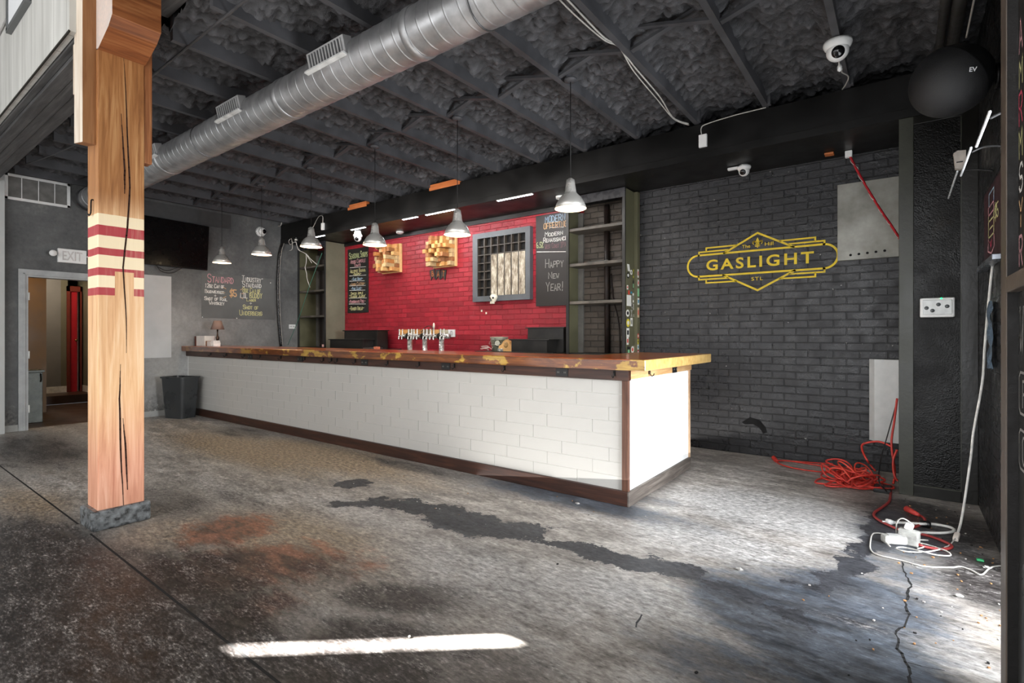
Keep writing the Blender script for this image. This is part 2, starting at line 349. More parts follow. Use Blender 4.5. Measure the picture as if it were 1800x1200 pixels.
def floor_line(pts, w, name, mat, z=.0006, jag=.0):
    P = [fl(*p) for p in pts]; Q = []
    for a, b in zip(P[:-1], P[1:]):
        k = max(2, int((b-a).length/.03)) if jag else 2
        for j in range(k): Q.append(a.lerp(b, j/k)+Vector((random.uniform(-jag, jag), random.uniform(-jag, jag), 0)))
    Q.append(P[-1]); m = MB()
    for a, b in zip(Q[:-1], Q[1:]): ribbon(m, [(a.x, a.y), (b.x, b.y)], w*random.uniform(.5, 1.3) if jag else w, lambda u, v: (u, v, z))
    m.build(name, mat, floor_o)
crk = flat('crack_black', (22, 21, 21), .9)
jm = MB(); ribbon(jm, [(XL, 1.02), (-4.36, 1.015)], .012, lambda u, v: (u, v, .0006)); ribbon(jm, [(-4.08, 1.012), (.4, .96)], .012, lambda u, v: (u, v, .0006)); jm.build('control_joint', crk, floor_o)
floor_line([(1585, 985), (1600, 1030), (1592, 1062), (1598, 1085), (1578, 1110), (1576, 1140), (1595, 1165), (1600, 1200)], .010, 'floor_crack', crk, jag=.007)
floor_line([(1595, 1165), (1660, 1178)], .005, 'floor_crack', crk, jag=.006)
floor_line([(1130, 1080), (1118, 1102)], .012, 'floor_crack', flat('tar_black', (58, 60, 63), .8), jag=.006)

# ------------------------------------------------------------------ walls
BLK = brick('black_painted_brick', (38, 38, 41), (190, 186, 180), (26, 26, 28), .34, .70)
BLKY = brick('dark_painted_brick', (30, 29, 30), (170, 150, 130), (22, 22, 23), .34, .69, 'y')
RED = brick('red_painted_brick', (152, 27, 42), (235, 200, 190), (140, 18, 32), .42, .73)
satin = flat('black_satin_paint', (11, 10, 9), .4, spec=.35, var=.2, sc=3, bump=.2, bs=20)
BX = lambda *p: MB().box(*p)
struct('wall_back', BX((-2.50, YB, 0), (XR+.2, YB+.2, 3.7)), BLK)
struct('wall_bar', BX((XL-.2, YB, 0), (-2.50, YB+.2, 3.7)), RED)
# crumbled hole low in the brick wall
hm = MB(); hp = [(-1.36, .33), (-1.28, .39), (-1.19, .37), (-1.13, .30), (-1.115, .25), (-1.15, .23), (-1.19, .29), (-1.25, .32), (-1.33, .31)]
hm.prism(hp, lambda u, v: (u, YB-.004, v), lambda u, v: (u, YB+.01, v)); hm.build('brick_hole', flat('hole_black', (9, 9, 10), .95), bpy.data.objects['wall_back'])

def plaster():
    n = NT('dark_grey_plaster'); z = n.xyz()
    g = n.noise(2.2, 6, .62); f = n.noise(22, 5, .65)
    t = n.math('ADD', n.math('MULTIPLY', g, .7), n.math('MULTIPLY', f, .3))
    c = n.ramp(t, [(.3, S(62, 63, 64)), (.55, S(92, 93, 93)), (.75, S(124, 124, 122))])
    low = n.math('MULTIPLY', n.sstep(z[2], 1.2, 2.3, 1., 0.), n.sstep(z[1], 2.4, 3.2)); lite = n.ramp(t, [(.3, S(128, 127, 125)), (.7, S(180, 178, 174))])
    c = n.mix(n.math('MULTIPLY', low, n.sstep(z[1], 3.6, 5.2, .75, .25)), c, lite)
    ft = n.math('MULTIPLY', n.sstep(n.math('ADD', z[2], n.math('MULTIPLY', g, .7)), .45, .75, 1., 0.), .8); c = n.mix(ft, c, n.ramp(f, [(.35, S(48, 48, 48)), (.62, S(112, 110, 106)), (.7, S(200, 196, 188))]))
    n.set(col=c, ro=.62); n.bump(n.math('ADD', g, f), .3, .012); return n.m
PLA = plaster()
DY0, DY1, DZ = 1.60, 2.52, 2.04            # doorway to the hall in the left wall
wl = MB(); wl.box((XL-.12, 1.385, 0), (XL, DY0, 3.7)); wl.box((XL-.12, DY0, DZ), (XL, DY1, 3.7)); wl.box((XL-.12, DY1, 0), (XL, YB, 3.7))
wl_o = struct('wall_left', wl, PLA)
MB().box((XL, 2.5, .90), (XL+.004, 3.298, 2.17)).build('paint_patch', flat('grey_patch', (182, 182, 181), .7, var=.05, sc=3), wl_o)
MB().box((XL, 2.4, 3.06), (XL+.012, 4.2, 3.30)).build('upper_board', flat('board_grey', (66, 66, 66), .6), wl_o)
LG = flat('pale_grey_paint', (178, 180, 178), .6, var=.04, sc=3)
struct('wall_left_front', MB().box((XL-.12, YF, 0), (-9.09, 1.385, ZF)), LG)
# right wall: dark brick with the street doorway
RD0, RD1, RDZ = 2.5, 3.72, 2.15
wr = MB(); wr.box((XR, RD1, 0), (XR+.2, YB, 3.7)); wr.box((XR, RD0, RDZ), (XR+.2, RD1, 3.7)); wr.box((XR, YF, 0), (XR+.2, RD0, ZF)); wr.box((XR, RD0, 3.7), (XR+.2, 1.1, ZF)); struct('wall_right', wr, BLKY)
# front of the room behind the camera, with the tall narrow gap the sun comes through
SX, SZ0, SZ1, SW = -7.03, 3.42, 4.03, .075
gp = flat('front_grey', (150, 148, 145), .7)
wf = MB(); wf.box((XL-.2, YF-.04, 0), (SX-SW, YF, ZF)); wf.box((SX+SW, YF-.04, 0), (XR+.2, YF, ZF)); wf.box((SX-SW, YF-.04, 0), (SX+SW, YF, SZ0)); wf.box((SX-SW, YF-.04, SZ1), (SX+SW, YF, ZF)); struct('wall_front', wf, gp)
struct('ceiling_front', MB().box((XL-.2, YF-.05, ZF), (XR+.2, 1.25, ZF+.1)), gp)
# white boarded wall above the timber beam
wb = NT('white_boards'); X = wb.xyz()
gro = wb.math('LESS_THAN', wb.math('FRACT', wb.math('MULTIPLY', X[0], 1/.31)), .018)
wc = wb.ramp(wb.noise(1.2, 5, .6, wb.vec((6, 1, .7))), [(.3, S(176, 175, 170)), (.7, S(206, 205, 200))]); wb.set(col=wb.mix(gro, wc, S(120, 116, 108)), ro=.6)
ws = struct('wall_upper', MB().box((-9.2, .95, 3.205), (-4.27, .99, ZF)).box((-3.8, .95, 3.3), (XR, .99, ZF)), wb.m)
MB().box((-9.2, .946, 3.196), (-4.27, .955, 3.208)).build('board_edge', flat('old_edge', (34, 30, 22), .9), ws)
# upper window and its bright reveal high on that wall
w2 = MB().box((-5.93, .925, 3.80), (-5.31, .95, 4.6)); w2o = w2.build('window_2', flat('window_white', (240, 242, 244), .4, var=.01), kind='structure')
MB().box((-5.97, .915, 3.78), (-5.93, .955, 4.62)).box((-5.31, .915, 3.78), (-5.27, .955, 4.62)).box((-5.97, .915, 3.765), (-5.27, .955, 3.80)).build('window_frame', flat('window_trim_dark', (96, 98, 98), .5), w2o)
struct('trim_9', MB().tube([(-9.0, .94, 3.72), (-6.0, .94, 3.95)], .008), flat('cable_grey', (150, 148, 145), .6))
# baseboards
bbm = flat('pale_baseboard', (150, 150, 146), .55, var=.1, sc=6)
struct('baseboard_left', MB().box((XL, DY1+.1, 0), (XL+.015, 3.34, .085), 0).box((XL, 1.39, 0), (XL+.015, DY0-.075, .085)), bbm)

# ------------------------------------------------------------------ ceiling: sprayed foam between exposed joists
def foam():
    n = NT('sprayed_foam'); f = n.noise(14, 5, .6, None, .3); g = n.noise(48, 4, .6); a = n.attr('crevice_shade').outputs['Fac']
    c = n.ramp(n.math('ADD', n.math('MULTIPLY', a, .75), n.math('MULTIPLY', f, .25)), [(.14, S(14, 12, 12)), (.34, S(48, 47, 48)), (.6, S(74, 74, 76)), (.85, S(98, 98, 101))])  # shade in the crevices is painted into the foam colour
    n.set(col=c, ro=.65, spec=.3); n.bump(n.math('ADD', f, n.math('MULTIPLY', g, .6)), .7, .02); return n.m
JX = [-.366-.617*k for k in range(-1, 15)]
def build_foam():
    xs = np.arange(XL, XR+.1, .022); ys = np.arange(1.45, YB+.05, .022); V = []; C = []; nx = len(xs); N = mnoise.noise
    for y in ys:
        for x in xs:
            dj = min(abs(x-j) for j in JX)
            wx, wy = x+.05*N(Vector((x*6, y*6, 1))), y+.05*N(Vector((x*6, y*6, 5)))
            a, b, c = abs(N(Vector((wx*6, wy*6, 3)))), abs(N(Vector((wx*14, wy*14, 7)))), abs(N(Vector((wx*27, wy*27, 9))))
            a, b, c = min(1, a*2.2)**.6, min(1, b*2.2)**.6, min(1, c*2.2)**.6
            climb = max(0, 1-dj/.16)**1.5*(.07+.05*N(Vector((x*1.3, y*2.2, 1))))
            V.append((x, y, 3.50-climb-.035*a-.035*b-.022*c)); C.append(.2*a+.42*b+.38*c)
    i = np.arange(nx*len(ys)).reshape(len(ys), nx); F = np.stack([i[:-1, :-1], i[1:, :-1], i[1:, 1:], i[:-1, 1:]], -1).reshape(-1, 4)
    me = bpy.data.meshes.new('ceiling'); me.from_pydata(V, [], F.tolist()); me.polygons.foreach_set('use_smooth', [True]*len(F))
    at = me.attributes.new('crevice_shade', 'FLOAT', 'POINT'); at.data.foreach_set('value', C); me.materials.append(foam())
    o = bpy.data.objects.new('ceiling', me); COL.objects.link(o); o['kind'] = 'structure'; return o
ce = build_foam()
struct('ceiling_deck', MB().box((XL-.2, 1.1, 3.62), (XR+.2, YB+.2, 3.7)), satin)
jmat = flat('joist_grey', (70, 70, 73), .6, var=.16, sc=5)
for k, x in enumerate(JX):
    if x > XR-.03: continue
    struct('joist', MB().box((x-.022, 1.46, ZJ), (x+.022, YH+.6, 3.61)), jmat)
    MB().box((x+.022, YH-.05, ZJ), (x+.045, YH-.008, ZJ+.13)).build('joist_hanger', jmat, None, kind='structure')
for a, b in zip(JX[:-1], JX[1:]):
    if a > XR: a = XR
    y = 3.53+random.uniform(-.03, .03)
    for (z0, z1, dy) in ((ZJ+.02, 3.47, 0), (3.47, ZJ+.02, .03)):
        p, q = Vector((a-.022, y+dy, z0)), Vector((b+.022, y+dy, z1)); d = (q-p); c = (p+q)/2; ang = math.atan2(d.z, d.x)
        M = Matrix.Rotation(-ang, 3, 'Y'); struct('joist_bridging', MB().obox(c, (d.length, .045, .022), M), jmat)
# header beam, soffit, trim
struct('beam_header', MB().box((XL, YH, ZS), (XR, YH+.07, ZH)), satin)
struct('trim_1', MB().box((XL, YH-.012, ZS+.065), (XR, YH, ZS+.072)).box((XL, YH-.006, ZS), (XR, YH, ZS+.065)), satin)
struct('ceiling_soffit', MB().box((XL, YH+.05, ZS+.002), (XR, YB, ZS+.02)), satin)
struct('trim_2', MB().box((-8.3, YB-.025, ZS-.06), (-2.5, YB, ZS)), flat('black_trim', (20, 18, 18), .4))
org = wood('raw_orange_wood', (150, 80, 38), (190, 108, 56), (210, 130, 74), 0, 1.)
for nm, xa, xb, lab in (('wood_blocking', -5.28, -4.71, 'short raw orange wood block on top of the header, nearer the window'), ('wood_blocking', -7.15, -6.68, 'short raw orange wood block on top of the header, nearer the television')):
    MB().box((xa, YH-.012, ZH-.025), (xb, YH+.06, ZH+.055), 0, .003).build(nm, org, None, lab, 'wood block', 'raw wood blocks on the header')

# ------------------------------------------------------------------ right-hand panelled pillar
pil = flat('dark_olive_gloss', (20, 18, 13), .33, var=.35, sc=2.2, bump=.35, bs=30)
pil2 = flat('olive_edge', (50, 51, 42), .4, var=.25, sc=3, bump=.25, bs=40)
pnl = NT('black_gloss_panel'); pf = pnl.noise(3, 5, .6); pz = pnl.xyz()
pc = pnl.ramp(pf, [(.3, S(5, 4, 4)), (.6, S(12, 11, 9)), (.8, S(34, 28, 18))]); pnl.set(col=pc, ro=pnl.sstep(pnl.noise(5, 5), .3, .7, .22, .5), spec=.3); pnl.bump(pnl.math('ADD', pnl.noise(28, 5, .6), pnl.noise(90, 2)), .6, .006)
po = struct('pillar', MB().box((-.024, YH+.025, 0), (XR, YB, ZS)), pil)
struct('pillar_panel', MB().box((.06, YH+.012, .08), (.36, YH+.03, 2.9)), pnl.m, po)
struct('pillar_stile', MB().box((-.024, YH, 0), (.068, YH+.03, ZS), 0, .003), pil2, po)
struct('pillar_stile', MB().box((.35, YH, 0), (XR, YH+.03, ZS), 0, .003), pil, po)
struct('pillar_rail', MB().box((.068, YH, 0), (.35, YH+.03, .085), 0, .003), pil, po)
struct('pillar_rail', MB().box((.068, YH, 2.885), (.35, YH+.03, ZS), 0, .003), pil, po)
struct('pillar_bead', MB().box((.066, YH-.004, .082), (.352, YH+.016, .092)).box((.345, YH-.002, .09), (.352, YH+.016, 2.88)), pil2, po)

# ------------------------------------------------------------------ chalkboard partition at the right edge
brn = flat('brown_frame', (96, 84, 74), .45, var=.15, sc=4); dkr = flat('dark_reveal', (16, 13, 12), .6, bump=.5, bs=40); cbd = flat('slate_board', (62, 62, 60), .3, var=.25, sc=2)
pt = thing('chalkboard_screen', (.30, 1.9, 0), 'tall brown-framed chalkboard door at the right edge with coloured chalk capitals', 'chalkboard')
PX = .262
for nm, a, b in (('frame_stile', (PX, 2.262, 0), (PX+.06, 2.37, 2.75)), ('frame_stile', (PX, 1.0, 0), (PX+.06, 1.1, 2.75)), ('frame_rail', (PX, 1.1, 1.385), (PX+.06, 2.262, 1.435)), ('frame_rail', (PX, 1.1, 2.7), (PX+.06, 2.262, 2.75)), ('frame_rail', (PX, 1.1, 0), (PX+.06, 2.262, .1))):
    MB().box(a, b, 0, .003).build(nm, brn, pt)
MB().box((PX+.003, 2.255, .1), (PX+.029, 2.262, 1.385)).box((PX+.003, 2.255, 1.435), (PX+.029, 2.262, 2.7)).build('reveal', dkr, pt)
MB().box((PX+.028, 1.1, .1), (PX+.041, 2.255, 1.385)).build('lower_board', cbd, pt); MB().box((PX+.028, 1.1, 1.435), (PX+.041, 2.255, 2.7)).build('upper_board', flat('dark_board', (38, 33, 29), .35, var=.25, sc=3), pt)
CH = {k: flat('chalk_'+n_, c, .9) for k, n_, c in (('w', 'white', (216, 214, 208)), ('p', 'pink', (204, 150, 156)), ('y', 'yellow', (202, 198, 142)), ('g', 'green', (182, 192, 140)), ('b', 'blue', (160, 186, 206)), ('o', 'orange', (206, 166, 122)), ('k', 'grey', (150, 148, 144)), ('m', 'mauve', (116, 82, 88)), ('r', 'red', (200, 70, 96)))}
xb = PX+.0275
for i, (ch, col, p0, p1) in enumerate((('A', 'p', (1798, 22), (1798, 78)), ('M', 'y', (1794, 105), (1796, 145)), ('R', 'r', (1793, 165), (1795, 215)), ('M', 'y', (1792, 232), (1794, 275)), ('S', 'w', (1793, 290), (1794, 335)), ('Y', 'o', (1794, 352), (1796, 395)), ('R', 'p', (1794, 415), (1795, 465)))):
    a, b = on(p0[0], p0[1], 0, xb), on(p1[0], p1[1], 0, xb); yc = min(a.y, b.y); m = MB()
    chalk(m, ch, 0, .075, b.z, a.z, lambda u, v: (xb, 2.246-u, v), .010, jit=0); m.build('chalk_letter', CH[col], pt)
m = MB(); f = lambda u, v: (xb, 2.238-u, v)
chalk(m, 'W', 0, .08, on(1796, 622, 0, xb).z, on(1796, 540, 0, xb).z, f, .009, jit=0)
for y0, y1 in ((655, 728), (757, 826)):
    zt, zb = on(1797, y0, 0, xb).z, on(1797, y1, 0, xb).z; ribbon(m, [(.2, zt), (.02, zt), (0, zt-.015), (0, zb+.015), (.02, zb), (.2, zb)], .008, f)
chalk(m, 'F', .05, .12, on(1797, 715, 0, xb).z, on(1797, 670, 0, xb).z, f, .008, jit=0); chalk(m, 'O', .05, .12, on(1797, 815, 0, xb).z, on(1797, 768, 0, xb).z, f, .008, jit=0)
m.build('chalk_letter', CH['k'], pt)

# ------------------------------------------------------------------ left doorway and the hall behind it
fm = flat('grey_door_frame', (158, 160, 160), .45, var=.12, sc=6)
d1 = MB().box((XL, DY0-.075, 0), (XL+.03, DY0, DZ+.075), 0, .004).box((XL, DY1, 0), (XL+.03, DY1+.075, DZ+.075), 0, .004).box((XL, DY0-.0745, DZ-.002), (XL+.0305, DY1+.0745, DZ+.0755), 0, .004)
d1.box((XL-.14, DY0, 0), (XL+.02, DY0+.022, DZ)).box((XL-.14, DY1-.022, 0), (XL+.02, DY1, DZ)).box((XL-.139, DY0+.02, DZ-.022), (XL+.019, DY1-.02, DZ))
d1.box((XL+.0285, DY0-.03, 0.001), (XL+.036, DY0-.012, DZ+.02)).box((XL+.028, DY0-.03, DZ+.012), (XL+.036, DY1+.03, DZ+.03))
d1o = struct('door_1', d1, fm)
hg = flat('white_hinge', (214, 214, 210), .35)
for z in (1.76, .99, .28): MB().box((XL-.02, DY0+.022, z-.05), (XL+.012, DY0+.028, z+.05), 0, .002).tube([(XL+.018, DY0+.03, z-.05), (XL+.018, DY0+.03, z+.05)], .008).build('hinge', hg, d1o)
hb = flat('hall_brown', (112, 84, 48), .5, var=.12, sc=2); hgr = flat('hall_grey', (122, 116, 108), .6, var=.08, sc=2); hol = flat('hall_olive', (108, 100, 78), .6, var=.08, sc=2); hd = flat('hall_floor', (70, 48, 34), .4, var=.2, sc=4)
hr = flat('red_door_paint', (176, 18, 30), .4, var=.1, sc=4); hw = flat('hall_white', (226, 218, 204), .5)
def hx(px, py, x): return on(px, py, 0, x)
XE = -12.9                                    # end of the hall
ya, yb_, yc_ = hx(81, 600, XE).y, hx(107, 600, XE).y, hx(118, 600, XE).y
struct('wall_hall_left', MB().box((-11.2, .9, 0), (-11.1, hx(81.5, 600, -11.1).y, 3)), hb)
struct('wall_hall_end', MB().box((XE-.1, .9, .15), (XE, hx(107, 600, XE).y, 3)), hgr)
yw2 = hx(119, 600, XE).y
struct('wall_hall_far', MB().box((XE-.1, hx(107, 600, XE).y, .15), (XE+.004, yw2, 3)), hol)
struct('wall_hall_right', MB().box((XE-.4, hx(146, 600, XE).y, 0), (XL-.3, hx(146, 600, XE).y+.1, 3)).box((XL-.3, 2.7, 0), (XL-.12, 3.4, 3)), hol)
struct('wall_hall_near_blocker', MB().box((-14.6, .8, 0), (XL-.1, .9, 3)).box((-14.6, .8, 0), (-14.5, 4.2, 3)).box((-14.5, 4.2, 0), (XL-.1, 4.3, 3)), hb)  # near side of the hall, with unseen walls added to keep the sun out
struct('ceiling_hall', MB().box((-14.6, .8, 2.7), (XL-.1, 4.3, 2.8)), hgr)
struct('floor_hall', MB().box((-14.5, .8, 0), (-12.2, 4.2, .15)).box((-12.2, .8, -.1), (XL-.1, 4.2, -.002)), hd)
yr0, yr1 = hx(119, 600, XE).y, hx(136, 600, XE).y
d2 = struct('door_2', MB().box((XE-.06, yr0, .15), (XE-.01, yr1, 2.12), 0, .004), hr)
MB().box((XE-.02, yr0-.02, .15), (XE+.03, yr0+.03, 2.2)).box((XE-.02, yr0-.02, 2.1), (XE+.03, hx(143, 600, XE).y, 2.2)).box((XE-.02, hx(140.5, 600, XE).y, .15), (XE+.03, hx(143, 600, XE).y, 2.2)).build('door_frame', flat('red_frame', (110, 36, 16), .5), d2)
MB().box((XE-.09, yr1, .15), (XE-.08, hx(140, 600, XE).y, 2.1)).build('door_gap', hw, d2)
MB().lathe([(.0, .05), (.02, .05), (.025, .03), (.01, .015), (.01, 0)], (XE-.01, hx(133.5, 600, XE).y, 1.15), 0, 10).build('door_knob', flat('brass', (160, 120, 70), .3, 1), d2)
struct('baseboard_hall', MB().box((XE, .9, .15), (XE+.015, hx(118, 600, XE).y, .27)).box((XE, hx(146, 600, XE).y-.015, .15), (-12.2, hx(146, 600, XE).y, .27)), hw)
# ================================================================== THINGS
PINE = wood('pine', (150, 88, 42), (206, 148, 92), (232, 186, 132), 2, 1.)
PINEX = wood('pine_side', (120, 66, 30), (176, 112, 60), (206, 146, 90), 2, 1.2)
ENDG = wood('end_grain', (92, 48, 22), (150, 88, 46), (184, 124, 76), 1, .8)
bol = ENDG
black = flat('black_plastic', (18, 18, 19), .4, var=.15); white = flat('white_plastic', (226, 226, 224), .4, var=.03); chrome = flat('brushed_steel', (206, 205, 198), .28, .7, var=.08, sc=20)
IRON = flat('black_iron', (24, 22, 21), .4, .6)

# ---- striped timber post
def post_mat():
    n = NT('striped_timber'); z = n.xyz()
    g = n.noise(2.2, 6, .6, n.vec((9, 9, .6)), 1.3); f = n.noise(1.5, 3, .6, n.vec((60, 60, 2))); kn = n.noise(1.3, 3)
    t = n.math('ADD', n.math('MULTIPLY', g, .7), n.math('MULTIPLY', f, .3))
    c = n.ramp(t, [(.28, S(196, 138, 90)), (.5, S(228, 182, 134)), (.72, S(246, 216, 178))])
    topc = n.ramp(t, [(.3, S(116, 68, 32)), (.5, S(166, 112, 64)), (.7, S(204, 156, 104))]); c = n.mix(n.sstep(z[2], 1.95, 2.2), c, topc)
    lowc = n.ramp(t, [(.28, S(182, 112, 84)), (.5, S(214, 152, 122)), (.72, S(234, 186, 160))]); c = n.mix(n.sstep(z[2], .3, .95, 1., 0.), c, lowc)  # warm light on the lower shaft, painted into the timber tone
    zs = [on(200, y, 0, -4.105).z-.0 for y in (378, 398, 416, 437, 450, 472, 485, 506, 519)]
    zz = n.math('ADD', z[2], n.math('MULTIPLY', n.math('SUBTRACT', n.noise(9, 2), .5), .008))
    lo, hi = zs[-1], zs[0]; cream, redp = S(246, 228, 192), S(172, 40, 58)
    stops = [(0, redp if (len(zs)-2) % 2 else cream)]
    stops = []
    for i in range(len(zs)-1): stops.append(((zs[i+1]-lo)/(hi-lo), cream if i % 2 == 0 else redp))
    st = n.ramp(n.math('DIVIDE', n.math('SUBTRACT', zz, lo), hi-lo), stops[::-1], 'CONSTANT')
    st = n.mix(n.sstep(t, .5, .75, 0, .35), st, cream)
    inb = n.math('MULTIPLY', n.math('GREATER_THAN', zz, lo), n.math('LESS_THAN', zz, hi))
    bare = n.math('MULTIPLY', n.math('MULTIPLY', n.math('LESS_THAN', z[2], on(215, 478, 0, -4.105).z), n.math('GREATER_THAN', z[2], on(215, 525, 0, -4.105).z)), n.math('MULTIPLY', n.math('GREATER_THAN', z[1], 1.145), n.math('LESS_THAN', z[1], 1.25)))
    inb = n.math('MULTIPLY', inb, n.math('SUBTRACT', 1., bare)); c = n.mix(n.math('MULTIPLY', inb, .94), c, st)
    n.set(col=c, ro=.5); n.bump(t, .4, .006); return n.m
pst = thing('timber_post', (0, 0, 0), 'thick square timber post with red and cream stripes standing on a concrete block', 'post')
px0, px1, py0, py1 = -4.315, -4.105, 1.055, 1.31
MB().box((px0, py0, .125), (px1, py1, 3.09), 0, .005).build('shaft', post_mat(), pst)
fx = lambda u, v: (px1+.0012, u, v)
for pts in ([(217, 100), (221, 160), (224, 240), (228, 330), (224, 400), (216, 470), (222, 560), (222, 620)], [(213, 200), (219, 300), (219, 340)], [(212, 640), (210, 700), (212, 790), (217, 888)], [(216, 735), (221, 790), (224, 860)]):
    P = [on(x, y, 0, px1) for x, y in pts]; Q = []; cm = MB()
    for a, b in zip(P[:-1], P[1:]):
        for j in range(5): Q.append(a.lerp(b, j/5)+Vector((0, random.uniform(-.0008, .0008), 0)))
    Q.append(P[-1])
    for i, (a, b) in enumerate(zip(Q[:-1], Q[1:])): ribbon(cm, [(a.y, a.z), (b.y, b.z)], .009*math.sin(PI*(i+.6)/len(Q))+.0015, fx)
    cm.build('drying_crack', flat('crack_brown', (52, 24, 12), .9), pst)
conc = flat('worn_concrete_block', (104, 108, 110), .3, var=.5, sc=22, bump=1., bs=30)
b = MB().bbox((-4.345, 1.018, 0), (-4.085, 1.345, .128), .016); b.build('footing', conc, pst)
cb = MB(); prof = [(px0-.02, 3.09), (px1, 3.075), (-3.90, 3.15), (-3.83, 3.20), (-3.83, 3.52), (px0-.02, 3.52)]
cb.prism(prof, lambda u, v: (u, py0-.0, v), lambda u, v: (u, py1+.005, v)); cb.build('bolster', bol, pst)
whd = wood('pale_board', (176, 150, 124), (224, 210, 192), (240, 232, 220), 2, 1.)
side_mix(whd, 0, 1, (.42, .22, .1, 1)); side_mix(whd, 2, -1, (.42, .22, .1, 1))  # right-hand and under faces browner than the rest
side_mix(bol, 1, -1, (.5, .48, .45, 1), 'SCREEN')  # window glare painted onto the bolster face towards the front windows
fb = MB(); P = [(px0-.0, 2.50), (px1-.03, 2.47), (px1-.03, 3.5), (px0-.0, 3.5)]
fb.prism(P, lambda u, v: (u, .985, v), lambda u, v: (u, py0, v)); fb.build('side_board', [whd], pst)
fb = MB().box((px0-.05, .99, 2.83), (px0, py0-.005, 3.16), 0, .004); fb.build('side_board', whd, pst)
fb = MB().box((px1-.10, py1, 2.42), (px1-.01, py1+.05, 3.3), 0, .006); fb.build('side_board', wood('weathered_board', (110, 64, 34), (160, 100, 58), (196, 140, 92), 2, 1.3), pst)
hk = on(163, 365, 1, py0-.004); MB().tube(spline([(hk.x, py0, hk.z+.05), (hk.x, py0-.012, hk.z+.045), (hk.x, py0-.014, hk.z-.03), (hk.x-.012, py0-.02, hk.z-.05), (hk.x-.03, py0-.02, hk.z-.04)], 4), .0045, 6).build('hook', IRON, pst)
# ---- timber beam carried by the post
gb = wood('grey_timber', (46, 45, 45), (78, 77, 77), (104, 103, 102), 0, .9, .6)
bl = thing('timber_beam', (-6.7, 1.15, 3.16), 'long grey timber beam of side-by-side planks running left from the post', 'beam', )
for i, (y0, y1, z0) in enumerate(((.995, 1.04, 3.19), (1.04, 1.125, 3.165), (1.128, 1.21, 3.17), (1.213, 1.31, 3.178))): MB().box((XL, y0, z0), (-4.335, y1, 3.5), 0, .004).build('beam_plank', gb, bl)
br = MB().box((-4.1, 1.33, 3.46), (XR, 1.45, 3.62), 0, .004); br.build('timber_beam', gb, None, 'grey timber beam continuing right from the top of the striped post', 'beam')

# ---- bar: panelled base and counter
BXR, BY, BYB = -1.597, 3.53, 4.905
dkw = wood('dark_stained_wood', (30, 17, 12), (58, 32, 22), (84, 50, 34), 0, 1.1, .42)
dkw2 = wood('grey_worn_wood', (52, 46, 42), (86, 78, 72), (120, 112, 104), 1, 1.2, .6)
dkz = wood('sawn_corner_wood', (58, 34, 24), (92, 58, 42), (124, 88, 66), 2, 1.2, .6)
palew = wood('pale_apron_wood', (150, 110, 70), (192, 152, 104), (220, 188, 140), 1, 1., .45)
tile = flat('pale_grey_tile', (184, 182, 177), .42, var=.012, sc=2.2, bump=0, spec=.3); grout = flat('white_grout', (236, 234, 228), .8, var=.02)
tile2 = flat('white_tile', (242, 242, 240), .4, var=.01, sc=2, bump=0)
bar = thing('bar_front', (-5.4, 4.2, 0), 'long bar front clad in pale grey tiles with dark wood kickboard', 'bar')
def tiles(mb, u0, u1, ref, fn, fb, step=.4135, row=.1012, ztop=.914, zb=.10, gap=.0026):
    k = 0; z = ztop
    while z-.03 > zb:
        z0 = max(zb, z-row); off = ref-.137*k; i0 = int(math.floor((u0-off)/step))
        for i in range(i0, i0+int((u1-u0)/step)+3):
            a, b_ = max(u0, off+i*step+gap/2), min(u1, off+(i+1)*step-gap/2)
            if b_-a > .012:
                P = [(a, z0+gap/2), (b_, z0+gap/2), (b_, z-gap/2), (a, z-gap/2)]; mb.prism(P, fn, fb, 1)
        z -= row; k += 1
m = MB().box((XL, BY+.012, .05), (BXR-.03, BY+.06, .95)); tiles(m, XL+.015, BXR-.052, -1.897, lambda u, v: (u, BY+.008, v), lambda u, v: (u, BY+.0125, v)); m.build('front_tiling', [grout, tile], bar)
m = MB().box((BXR-.06, BY+.02, .05), (BXR-.012, BYB-.02, .95)); tiles(m, BY+.03, BYB-.025, 3.8, lambda u, v: (BXR-.008, u, v), lambda u, v: (BXR-.0125, u, v), gap=.0018); m.build('end_tiling', [tile2, tile2], bar, None)
MB().box((BXR-.05, BY-.004, .10), (BXR, BY+.03, .92), 0, .003).build('corner_post', dkz, bar)
MB().box((BXR-.04, BYB-.03, 0), (BXR+.004, BYB, .96), 0, .003).build('end_trim', wood('trim_pale', (128, 96, 70), (176, 144, 112), (206, 180, 150), 2, 1.2), bar)
MB().box((XL, BY-.018, 0), (BXR+.001, BY+.02, .108), 0, .004).build('kickboard', dkw, bar)
MB().box((BXR-.02, BY-.017, 0), (BXR+.012, BYB-.01, .108), 0, .004).build('kickboard', dkw2, bar)
MB().box((XL, BY-.024, .917), (BXR+.012, BY+.02, .996), 0, .003).build('apron', dkw, bar)
MB().box((BXR-.02, BY+.021, .925), (BXR+.014, BYB, .996), 0, .003).build('apron', palew, bar)
MB().box((XL+.001, BY+.006, .1), (XL+.014, BY+.012, .92)).build('edge_trim', white, bar)
MB().box((-9.15, BY+.07, 0), (-1.7, BY+.1, .99)).box((-2.35, BY+.1, 0), (-2.3, BYB, .99)).build('carcass', satin, bar)
ya = BY-.024
